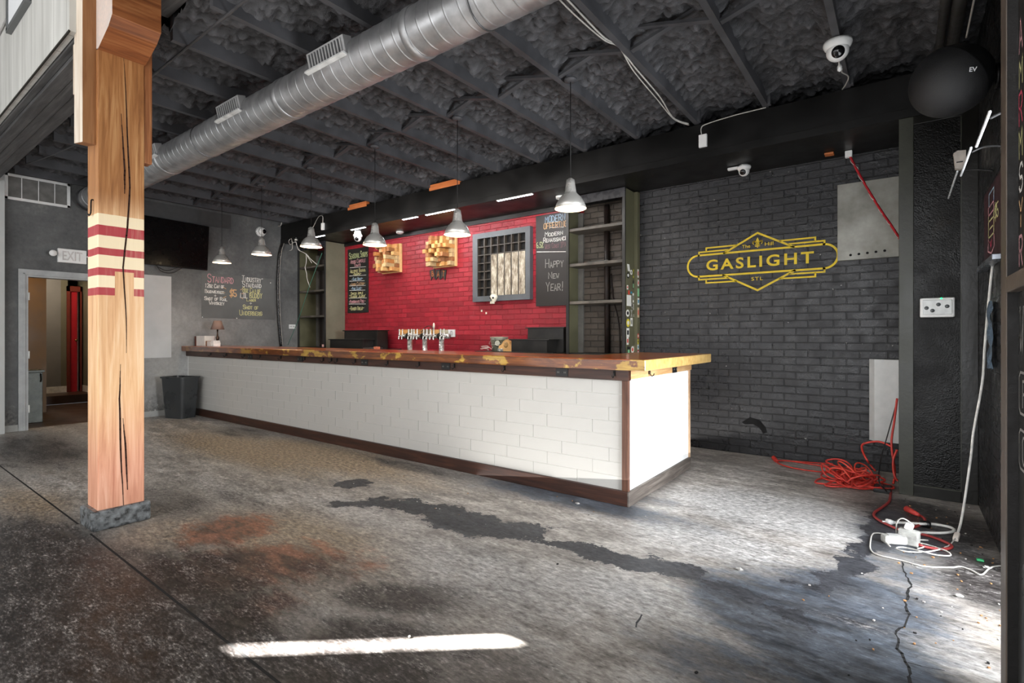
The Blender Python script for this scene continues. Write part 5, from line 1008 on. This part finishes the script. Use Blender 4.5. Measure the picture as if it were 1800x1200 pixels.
MB().prism([(.302, 2.60), (.325, 2.615), (.372, 2.61), (.372, 2.50), (.345, 2.475), (.312, 2.485)], lambda u, v: (u, YH-.05, v), lambda u, v: (u, YH, v)).build('housing', flat('offwhite', (216, 206, 196), .45), ms); MB().box((.318, YH-.053, 2.525), (.355, YH-.049, 2.532)).build('slot', black, ms)
wsn = thing('wall_chalk_sign', (XR-.02, 4.33, 1.95), 'dark maroon chalk sign with a drawn tall bottle on the right brick wall', 'sign')
za, zb = 1.70, 2.17; MB().box((XR-.010, 3.9, za), (XR-.001, 4.66, zb)).build('panel', flat('maroon_board', (62, 34, 40), .45, var=.15, sc=4), wsn)
MB().box((XR-.05, 3.9, za-.03), (XR-.001, 4.67, za), 0, .003).build('ledge', flat('ledge_silver', (120, 124, 130), .3, .6), wsn); ya_, yb2 = on(1737, 400, 0, XR-.011).y, on(1748, 400, 0, XR-.011).y; fn2 = lambda u, v: (XR-.0115, yb2+(u-4.35)/.13*(ya_-yb2), v)
for col, P in (('b', [(4.36, 2.05), (4.36, 2.13), (4.46, 2.13), (4.46, 2.05)]), ('p', [(4.36, 2.05), (4.47, 2.05), (4.47, 2.0), (4.36, 2.0), (4.36, 2.05)]), ('y', [(4.36, 2.0), (4.36, 1.86), (4.47, 1.86), (4.47, 2.0)]), ('y', [(4.38, 1.96), (4.45, 1.96)]), ('y', [(4.38, 1.91), (4.45, 1.91)]), ('p', [(4.36, 1.86), (4.35, 1.78), (4.41, 1.75), (4.48, 1.78), (4.47, 1.86)]), ('r', [(4.40, 1.83), (4.42, 1.79), (4.44, 1.83)])):
    m = MB(); ribbon(m, P, .010, fn2); m.build('chalk_drawing', CH[col], wsn)
m = MB(); chalk(m, '$5', 4.345, 4.27, 1.93, 2.01, fn2, .010, jit=0); m.build('chalk_price', CH['y'], wsn)
lmw = flat('lamp_bar_white', (222, 224, 226), .35)
for i, (pa, pb_, pc, lab) in enumerate((((1740, 205), (1716, 250), (1758, 212), 'nearest thin picture lamp on a black arm from the right wall'), ((1707, 271), (1689, 299), (1758, 274), 'middle thin picture lamp on a black arm, overlapping the motion sensor'), ((1683, 315), (1666, 340), (1758, 318), 'lowest thin picture lamp on a black arm in front of the pillar'))):
    xb_ = .27; a, b_ = on(*pa, 0, xb_), on(*pb_, 0, xb_); b_.y = min(b_.y, 5.0); a.z = b_.z = (a.z+b_.z)/2
    t = thing('picture_lamp', (a+b_)/2, lab, 'lamp', 'picture lamps on the right wall'); c = (a+b_)/2
    MB().obox(c, (.010, (b_-a).length, .012), Matrix.Identity(3), 0, .004).build('lamp_bar', lmw, t); MB().tube(spline([(xb_+.01, a.y+.1, a.z+.005), (xb_+.05, a.y+.1, a.z+.02), (XR-.08, a.y+.09, a.z+.015), (XR-.002, a.y+.08, a.z-.01)], 6), .006, 8).build('arm', cordm, t)
# ball speaker
sc_ = Vector((.228, 4.02, 2.755)); rs_ = .197
sp_ = thing('loudspeaker', sc_, 'big black ball-shaped loudspeaker on a bracket in the upper right corner', 'loudspeaker')
spm = flat('speaker_black', (20, 20, 21), .38, bump=.25, bs=220); spg = flat('speaker_grille', (30, 30, 31), .5, bump=.5, bs=420)
fr = Vector((-.75, -.35, -.62)).normalized(); M = fr.to_track_quat('Z', 'Y').to_matrix()
MB().lathe([(rs_*math.sin(a), rs_*math.cos(a)) for a in np.linspace(PI, .9, 24)], sc_, M=M, n=40).build('rear_shell', spm, sp_)
MB().lathe([(rs_*1.03*math.sin(a), rs_*1.03*math.cos(a)) for a in np.linspace(PI*.56, 0.0, 24)], sc_, M=M, n=40).lathe([(rs_*.96*math.sin(a), rs_*1.03*math.cos(a)) for a in (PI*.56, PI*.57)], sc_, M=M, n=40).build('front_grille', spg, sp_)
vd_ = (Vector((0, 0, CAMZ))-sc_).normalized(); sd = Vector((0, 0, 1)).cross(vd_).normalized(); ud_ = vd_.cross(sd).normalized()
lc = on(1710, 122, 1, 3.9); dv = (lc-sc_); tt = None
o_ = Vector((0, 0, CAMZ)); dr = (lc-o_).normalized(); oc = o_-sc_; bq = dr.dot(oc); disc = bq*bq-(oc.length_squared-(rs_*1.035)**2)
hit = o_+dr*(-bq-math.sqrt(max(0, disc))); nn = (hit-sc_).normalized(); sx_ = Vector((0, 0, 1)).cross(nn).normalized(); sy_ = nn.cross(sx_).normalized()
bfont('maker_mark', 'EV', flat('mark_white', (236, 236, 236), .5), sp_, hit+nn*.004, sx_, sy_, .024, .036, off=.02)
MB().tube(spline([sc_+Vector((.12, .05, .0)), (XR-.03, 4.05, 2.74), (XR-.005, 4.06, 2.74)], 4), .03, 10).lathe([(0, -.02), (.07, -.02), (.07, 0)], (XR-.001, 4.06, 2.74), 0, 20).build('wall_bracket', IRON, sp_)
for x, r, lab in ((.205, .026, 'thinner grey conduit pipe running to the corner under the ceiling, the left of two'), (.275, .036, 'thicker grey conduit pipe running to the corner under the ceiling, the right of two')):
    MB().tube([(x, 2.45, 3.25), (x, YH-.002, 3.25)], r, 14).build('conduit_pipe', flat('pipe_grey', (60, 58, 56), .45), None, lab, 'pipe', 'conduit pipes under the ceiling')
wire([(.33, 2.2, 3.24), (.325, 3.2, 3.235), (.335, 4.0, 3.22), (.34, 4.6, 3.24)], .006, 'ceiling_cable', wirem, 'thin pale cable beside the ceiling pipes in the right corner')
m = MB(); V = []
for i in range(7):
    for j in range(10): V.append((XR-.012-.02*random.random()-.01*math.sin(i), 4.18+i*.035, 1.05+j*.045))
m.add(V, [(i*10+j, i*10+j+1, (i+1)*10+j+1, (i+1)*10+j) for i in range(6) for j in range(9)], 0, True); ps = NT('blue_film'); ps.set(col=S(120, 140, 160), ro=.15, tr=.5); m.build('plastic_sheet', ps.m, None, 'crumpled bluish plastic sheet hanging on the right brick wall', 'plastic sheet')

# ---- cords on the floor
def zpt(px, py, z=.012): return fl(px, py, z)
g2 = lambda x, y, z=.011: fl(1330+x/3.749, 720+y/3.749, z)
rp = random.Random(5); pile = thing('extension_cord_pile', (-.35, 5.2, 0), 'tangled heap of bright red extension cord on the floor against the pillar', 'extension cord')
c0 = Vector((-.33, 5.17, 0))
def heap(nl, rmin, rmax, sx, sy, zl, tilt, mat, r):
    P = []
    for lp_ in range(nl):
        c = c0+Vector((rp.uniform(-sx, sx*.75), rp.uniform(-sy, sy), 0)); R_ = rp.uniform(rmin, rmax); ph = rp.uniform(0, 6.28); az = rp.uniform(0, 6.28); ti = rp.uniform(*tilt); e = rp.uniform(.55, 1)
        u = Vector((math.cos(az), math.sin(az), 0)); v = Vector((-math.sin(az)*math.cos(ti), math.cos(az)*math.cos(ti), math.sin(ti)))
        zc = R_*e*math.sin(ti)+.010+zl*lp_/nl*rp.random()
        for k in range(9):
            a = ph+k*2*PI/9*1.06; p = c+u*(R_*math.cos(a))+v*(R_*e*math.sin(a)); P.append((min(-.05, max(-.68, p.x)), min(5.7, p.y), max(.009, p.z+zc)))
    MB().tube(spline(P, 6), r, 7).build('coiled_cord', mat, pile)
heap(9, .12, .2, .13, .12, .05, (.0, .25), redc, .0072)
heap(8, .09, .16, .16, .1, .06, (.3, .75), redc, .0072)
heap(7, .06, .11, .1, .1, .08, (.2, 1.0), flat('bright_red_cord', (214, 72, 54), .45), .0065)
tail = [g2(520, 400), g2(420, 408), g2(250, 385), g2(150, 355), g2(140, 335), g2(250, 340), g2(400, 350), g2(520, 356)]
MB().tube(spline(tail, 8), .0065, 7).build('outlying_loop', redc, pile); MB().tube(spline([g2(520, 390), g2(380, 362), g2(200, 335), g2(135, 335, .02), g2(115, 322, .03)], 6), .0065, 7).build('outlying_loop', redc, pile)
a = g2(120, 325, .025); MB().lathe([(.008, -.05), (.016, -.03), (.02, 0), (.02, .03), (0, .032)], a, M=Vector((-.6, .5, .5)).normalized().to_track_quat('Z', 'Y').to_matrix(), n=12).build('plug', redc, pile)
yb_ = 5.32
MB().tube(spline([on(1577, 700, 1, 5.4), on(1572, 740, 1, 5.4), on(1567, 780, 1, 5.38), on(1573, 830, 1, 5.36), on(1570, 850, 1, 5.3)], 7), .0085, 8).tube(spline([on(1568, 785, 1, 5.4), on(1545, 776, 1, 5.42), on(1518, 780, 1, 5.42), on(1516, 792, 1, 5.38), on(1526, 812, 1, 5.34), g2(740, 350, .06), g2(780, 400, .03)], 7), .0085, 8).tube(spline([on(1577, 790, 1, 5.35), on(1570, 810, 1, 5.35), on(1572, 835, 1, 5.3), on(1578, 845, 1, 5.3)], 6), .0085, 8).build('standing_loop', redc, pile)
bw = wire([on(1574, 715, 1, 5.45), on(1560, 765, 1, 5.42), on(1550, 800, 1, 5.36), on(1545, 830, 1, 5.2), g2(810, 480, .1), g2(860, 540, .03)], .005, 'black_wire', cordm, 'thin black wire dropping from the brick wall into the red cord heap')
MB().bbox(tuple(g2(800, 540, 0)-Vector((.03, .03, 0))), tuple(g2(860, 520, 0)+Vector((.03, .02, .03))), .006).build('power_strip', black, None, 'small black power adaptor under the front of the red cord heap', 'adaptor')
rc = thing('faded_extension_lead', g2(900, 760, 0), 'single faded red cord snaking forward from the heap to a red connector', 'extension cord')
pts = [g2(885, 535), g2(875, 600), g2(830, 640), g2(775, 680), g2(790, 715), g2(870, 760), g2(960, 795), g2(1130, 830), g2(1250, 875), g2(1285, 905), g2(1220, 918), g2(1120, 905), g2(1060, 880, .02), g2(985, 800, .02), g2(1060, 765, .02), g2(1105, 740), g2(1105, 715), g2(1075, 695)]
MB().tube(spline(pts, 8), .0085, 8).build('cord', reddk, rc)
a, b_ = g2(1070, 694, .02), g2(1020, 668, .022); dd = (b_-a).normalized(); MB().lathe([(.010, 0), (.014, .02), (.018, .06), (.022, .12), (0, .121)], a, M=dd.to_track_quat('Z', 'Y').to_matrix(), n=14).build('connector', flat('red_connector', (190, 62, 56), .45), rc)
wc_ = thing('white_extension_lead', g2(1100, 780, 0), 'thick white lead in a flat loop tied with black tape, its plug pointing left', 'cord')
MB().tube(spline([g2(905, 742, .02), g2(1000, 746), g2(1090, 752, .03), g2(1160, 753), g2(1260, 770), g2(1302, 790), g2(1280, 806), g2(1200, 812), g2(1110, 809), g2(1045, 812, .03)], 8), .0085, 8).build('lead', flat('lead_white', (226, 224, 218), .5), wc_)
a, b_ = g2(905, 742, .02), g2(865, 738, .022); dd = (b_-a).normalized(); m = MB().lathe([(.010, 0), (.018, .02), (.02, .045), (0, .046)], a, M=dd.to_track_quat('Z', 'Y').to_matrix(), n=12)
for s_ in (-.007, .007): m.tube([a+dd*.04+Vector((0, s_, 0)), a+dd*.07+Vector((0, s_, 0))], .002, 6)
m.build('plug', white, wc_); c = g2(1110, 752, .02); MB().lathe([(.018, -.03), (.022, -.02), (.022, .02), (.018, .03)], c, 0, 12).build('black_tape', black, wc_)
pb1 = flat('scuffed_white', (160, 159, 154), .5, var=.2, sc=30)
a = g2(905, 880, .0); Mz = Matrix.Rotation(math.radians(28), 3, 'Z'); ad = thing('power_adaptor', a, 'long scuffed white power adaptor lying on its side', 'adaptor', 'white power adaptors')
MB().obox(a+Vector((0, 0, .026)), (.125, .06, .05), Mz, 0, .012).build('adaptor_body', pb1, ad); MB().obox(a+Vector((0, 0, .053)), (.07, .035, .002), Mz).build('rating_plate', flat('plate_grey', (160, 160, 158), .5), ad)
a = g2(1005, 895, 0); ad = thing('power_adaptor', a, 'square scuffed white power adaptor standing upright with a plug on top', 'adaptor', 'white power adaptors'); Mz = Matrix.Rotation(math.radians(-14), 3, 'Z')
MB().obox(a+Vector((0, .02, .045)), (.10, .055, .09), Mz, 0, .008).build('adaptor_body', pb1, ad); MB().obox(a+Vector((0, .03, .105)), (.04, .035, .04), Matrix.Rotation(.3, 3, 'Y')@Mz, 0, .006).build('plug_head', white, ad)
MB().tube(spline([a+Vector((.02, .03, .12)), a+Vector((-.03, .02, .15)), a+Vector((-.06, .04, .11)), a+Vector((-.06, .08, .02))], 6), .004, 6).build('lead', wirem, ad)
thin = [g2(930, 828, .02), g2(860, 815), g2(790, 806), g2(760, 820), g2(747, 880), g2(755, 920), g2(800, 950), g2(950, 985), g2(1100, 1024), g2(1280, 1032), g2(1340, 1026), g2(1410, 1048), g2(1480, 1080), g2(1530, 1040), g2(1570, 1026), g2(1640, 1020)]
wire([(p.x, p.y, .006 if p.z < .015 else p.z) for p in thin], .0042, 'thin_lead', wirem, 'long thin white lead wandering across the floor to the right edge')
lt = thing('loose_lead', g2(1100, 910, 0), 'thin white lead coiled in loose flat loops in front of the adaptors', 'cord')
for Q in ([(1040, 870), (1130, 890), (1250, 930), (1275, 960), (1180, 955), (1080, 930), (960, 905), (920, 915), (1000, 935), (1120, 935), (1230, 915)], [(880, 900), (850, 870), (845, 850), (900, 825), (960, 820), (1040, 850), (1130, 860)], [(1050, 860), (1100, 900), (1060, 915)]): MB().tube(spline([g2(x, y, .010+.004*(i % 3)) for i, (x, y) in enumerate(Q)], 7), .004, 6).build('lead', wirem, lt)
vc = thing('hanging_lead', (XR-.03, 4.35, 0), 'white lead hanging down the right wall to an in-line switch on the floor', 'cord')
VP = [(1746, 462, 4.30), (1743, 480, 4.33), (1737, 540, 4.36), (1731, 610, 4.40), (1728, 660, 4.42), (1722, 700, 4.44), (1711, 760, 4.46), (1707, 800, 4.46), (1700, 850, 4.44), (1694, 890, 4.40), (1688, 922, 4.30)]
pts = [on(x, y, 1, w) for x, y, w in VP]; s_e = fl(1681, 943, .02); MB().tube(spline(pts+[s_e], 6), .007, 8).build('lead', flat('lead_white', (226, 224, 218), .5), vc)
e2 = fl(1670, 957, .012); dd = (s_e-pts[-1]).normalized(); Ms = dd.to_track_quat('Z', 'Y').to_matrix()
MB().obox(s_e, (.028, .022, .075), Ms, 0, .005).build('in_line_switch', flat('offwhite', (216, 206, 196), .45), vc); MB().tube(spline([s_e, e2, fl(1660, 962, .008)], 5), .004, 6).build('lead_end', wirem, vc)
# crumbs and scraps
m = MB(); rr_ = random.Random(11); cr = [flat('crumb_tan', (160, 118, 76), .8), flat('crumb_white', (178, 174, 168), .8), flat('crumb_dark', (24, 22, 22), .8)]
def crumb(x, y, s, mi): 
    o = MB().bbox((-s, -s*.7, 0), (s, s*.7, s), s*.3); R_ = Matrix.Rotation(rr_.uniform(0, 3), 3, 'Z'); m.add([R_@Vector(v)+Vector((x, y, .0005)) for v in o.v], o.f, mi)
for px_, py_, mi in ((1529, 1125, 2), (1612, 1053, 2), (1535, 1142, 0), (1457, 1048, 0), (1412, 1055, 0), (1492, 1187, 2), (1505, 1126, 2), (1423, 1029, 1), (1640, 980, 0), (1690, 1022, 0), (1683, 1036, 0), (1655, 1076, 1), (1611, 1085, 0), (1654, 1083, 2), (1720, 1095, 0), (1758, 1100, 0), (1742, 1026, 0), (1745, 990, 0), (1602, 1008, 0), (1625, 994, 0), (1515, 1008, 1), (1552, 1069, 1), (1536, 1091, 1), (1580, 990, 0), (720, 1120, 1), (1035, 905, 2), (980, 992, 2), (1224, 1183, 2), (1180, 955, 2), (720, 960, 1), (835, 962, 1)):
    p = fl(px_, py_); crumb(p.x, p.y, rr_.uniform(.003, .0065), mi)
for i in range(90): crumb(rr_.uniform(.0, .43), rr_.uniform(2.6, 5.05), rr_.uniform(.002, .006), rr_.choice((0, 0, 1, 2)))
for i in range(60): crumb(rr_.uniform(-8, -1.4), rr_.uniform(2.6, 3.45), rr_.uniform(.002, .005), rr_.choice((1, 1, 0)))
m.build('floor_crumbs', cr, None, 'scattered crumbs and chips on the concrete floor', 'debris', None, 'stuff')
p = fl(1723, 986); MB().bbox((p.x-.016, p.y-.012, .001), (p.x+.016, p.y+.012, .012), .004).build('bottle_cap', flat('green_scrap', (50, 160, 100), .4), None, 'tiny green plastic scrap on the floor near the right wall', 'litter')
for px_, py_, lab in ((1300, 1002, 'small crumpled white paper lump on the dark floor patch'), (1686, 1049, 'small white paper shred on the floor, right of the crack'), (1735, 999, 'white paper shred by the thin lead at the right wall'), (1015, 886, 'white smear-shaped scrap of tape on the floor by the bar corner')):
    p = fl(px_, py_); bm_ = bmesh.new(); bmesh.ops.create_icosphere(bm_, subdivisions=2, radius=1)
    for v in bm_.verts: k = 1+.5*mnoise.noise(v.co*2.3+Vector((px_, 0, 0))); v.co = Vector((p.x+v.co.x*.018*k, p.y+v.co.y*.012*k, .007+v.co.z*.007*k))
    MB().bm(bm_, 0).build('paper_scrap', flat('paper_scrap', (168, 166, 162), .8), None, lab, 'litter')
# hall bin
hbn = thing('galvanised_bin', (-10.1, 1.85, 0), 'square galvanised metal bin with a lid standing just inside the hall', 'bin')
gz = flat('dull_galvanised', (112, 116, 112), .5, .5, var=.35, sc=9); b0, b1 = fl(40, 744), fl(72, 737)
MB().box((-10.25, 1.60, 0), (-9.9, 1.905, .715), 0, .006).build('bin_body', gz, hbn); MB().box((-10.27, 1.58, .715), (-9.88, 1.925, .75), 0, .006).build('bin_lid', gz, hbn)
MB().tube(spline([(-9.885, 1.88, .70), (-9.875, 1.885, .62), (-9.885, 1.88, .58)], 4), .008, 6).build('handle', IRON, hbn)

# ------------------------------------------------------------------ light
def area(name, loc, size, e, col, tgt=None, sy=None, spread=PI):
    l = bpy.data.lights.new(name, 'AREA'); l.energy = e; l.color = col; l.size = size
    if sy: l.shape = 'RECTANGLE'; l.size_y = sy
    l.spread = spread; o = bpy.data.objects.new(name, l); COL.objects.link(o); o.location = loc
    if tgt is not None: o.rotation_euler = (Vector(tgt)-Vector(loc)).to_track_quat('-Z', 'Y').to_euler()
    return o
def point(name, loc, e, col, r=.03):
    l = bpy.data.lights.new(name, 'POINT'); l.energy = e; l.color = col; l.shadow_soft_size = r; o = bpy.data.objects.new(name, l); COL.objects.link(o); o.location = loc; return o
sun = bpy.data.lights.new('sun', 'SUN'); sun.energy = 260; sun.angle = math.radians(.35); sun.color = (1, .97, .92); so_ = bpy.data.objects.new('sun', sun); COL.objects.link(so_)
el_ = math.radians(28); sd_ = Vector((.76*math.cos(el_), .65*math.cos(el_), -math.sin(el_))); so_.rotation_euler = sd_.to_track_quat('-Z', 'Y').to_euler()
w = bpy.data.worlds.new('world'); scn.world = w; w.use_nodes = True; w.node_tree.nodes['Background'].inputs[0].default_value = (.55, .62, .7, 1); w.node_tree.nodes['Background'].inputs[1].default_value = .6
area('doorway_daylight', (2.6, 2.6, 1.3), 1.8, 520, (.92, .96, 1), (-1.6, 4.0, .8), 2.2)
area('doorway_sky', (.56, 3.1, 1.15), 1.15, 38, (.92, .96, 1), (-3, 4.6, 1.3), 2.0)
area('side_fill', (.40, -.9, 1.7), 3.2, 110, (.97, .98, 1), (-4.2, 1.8, 1.0), 2.0)  # unseen fill lamp added to brighten the post and left wall
area('front_window', (-4.2, YF+.1, 1.7), 8.5, 185, (.97, .985, 1), (-4.2, 4, 1.5), 2.6)
area('clerestory', (-4.5, YF+.15, 4.2), 8, 150, (1, 1, 1), (-5.5, .95, 3.7), .9)
area('ceiling_fill', (-3.2, 2.3, .02), 7.4, 115, (1, .97, .93), (-3.6, 2.4, 3), 2.6)  # unseen upward lamp at floor level, added to brighten the ceiling
area('back_bar_fill', (-5.5, 4.2, 2.9), 5.5, 45, (1, .95, .9), (-5.6, 5.9, 1.6), .3)
for (x, z, _) in pend: point('pendant_light', (x, 3.6, z-.02), 7, (1, .78, .5), .05)
for xa, xb_ in ((-4.087, -3.556), (-5.377, -4.825), (-5.86, -5.558), (-7.10, -6.75)): area('led_light', ((xa+xb_)/2, 5.16, ZS-.02), xb_-xa, 7, (.95, .97, 1), ((xa+xb_)/2, 5.6, 1.5), .03)
point('hall_lamp', (-10.6, 1.3, 2.3), 34, (1, .72, .4), .1); point('hall_lamp', (-12.0, 2.2, 2.4), 45, (1, .9, .75), .15)
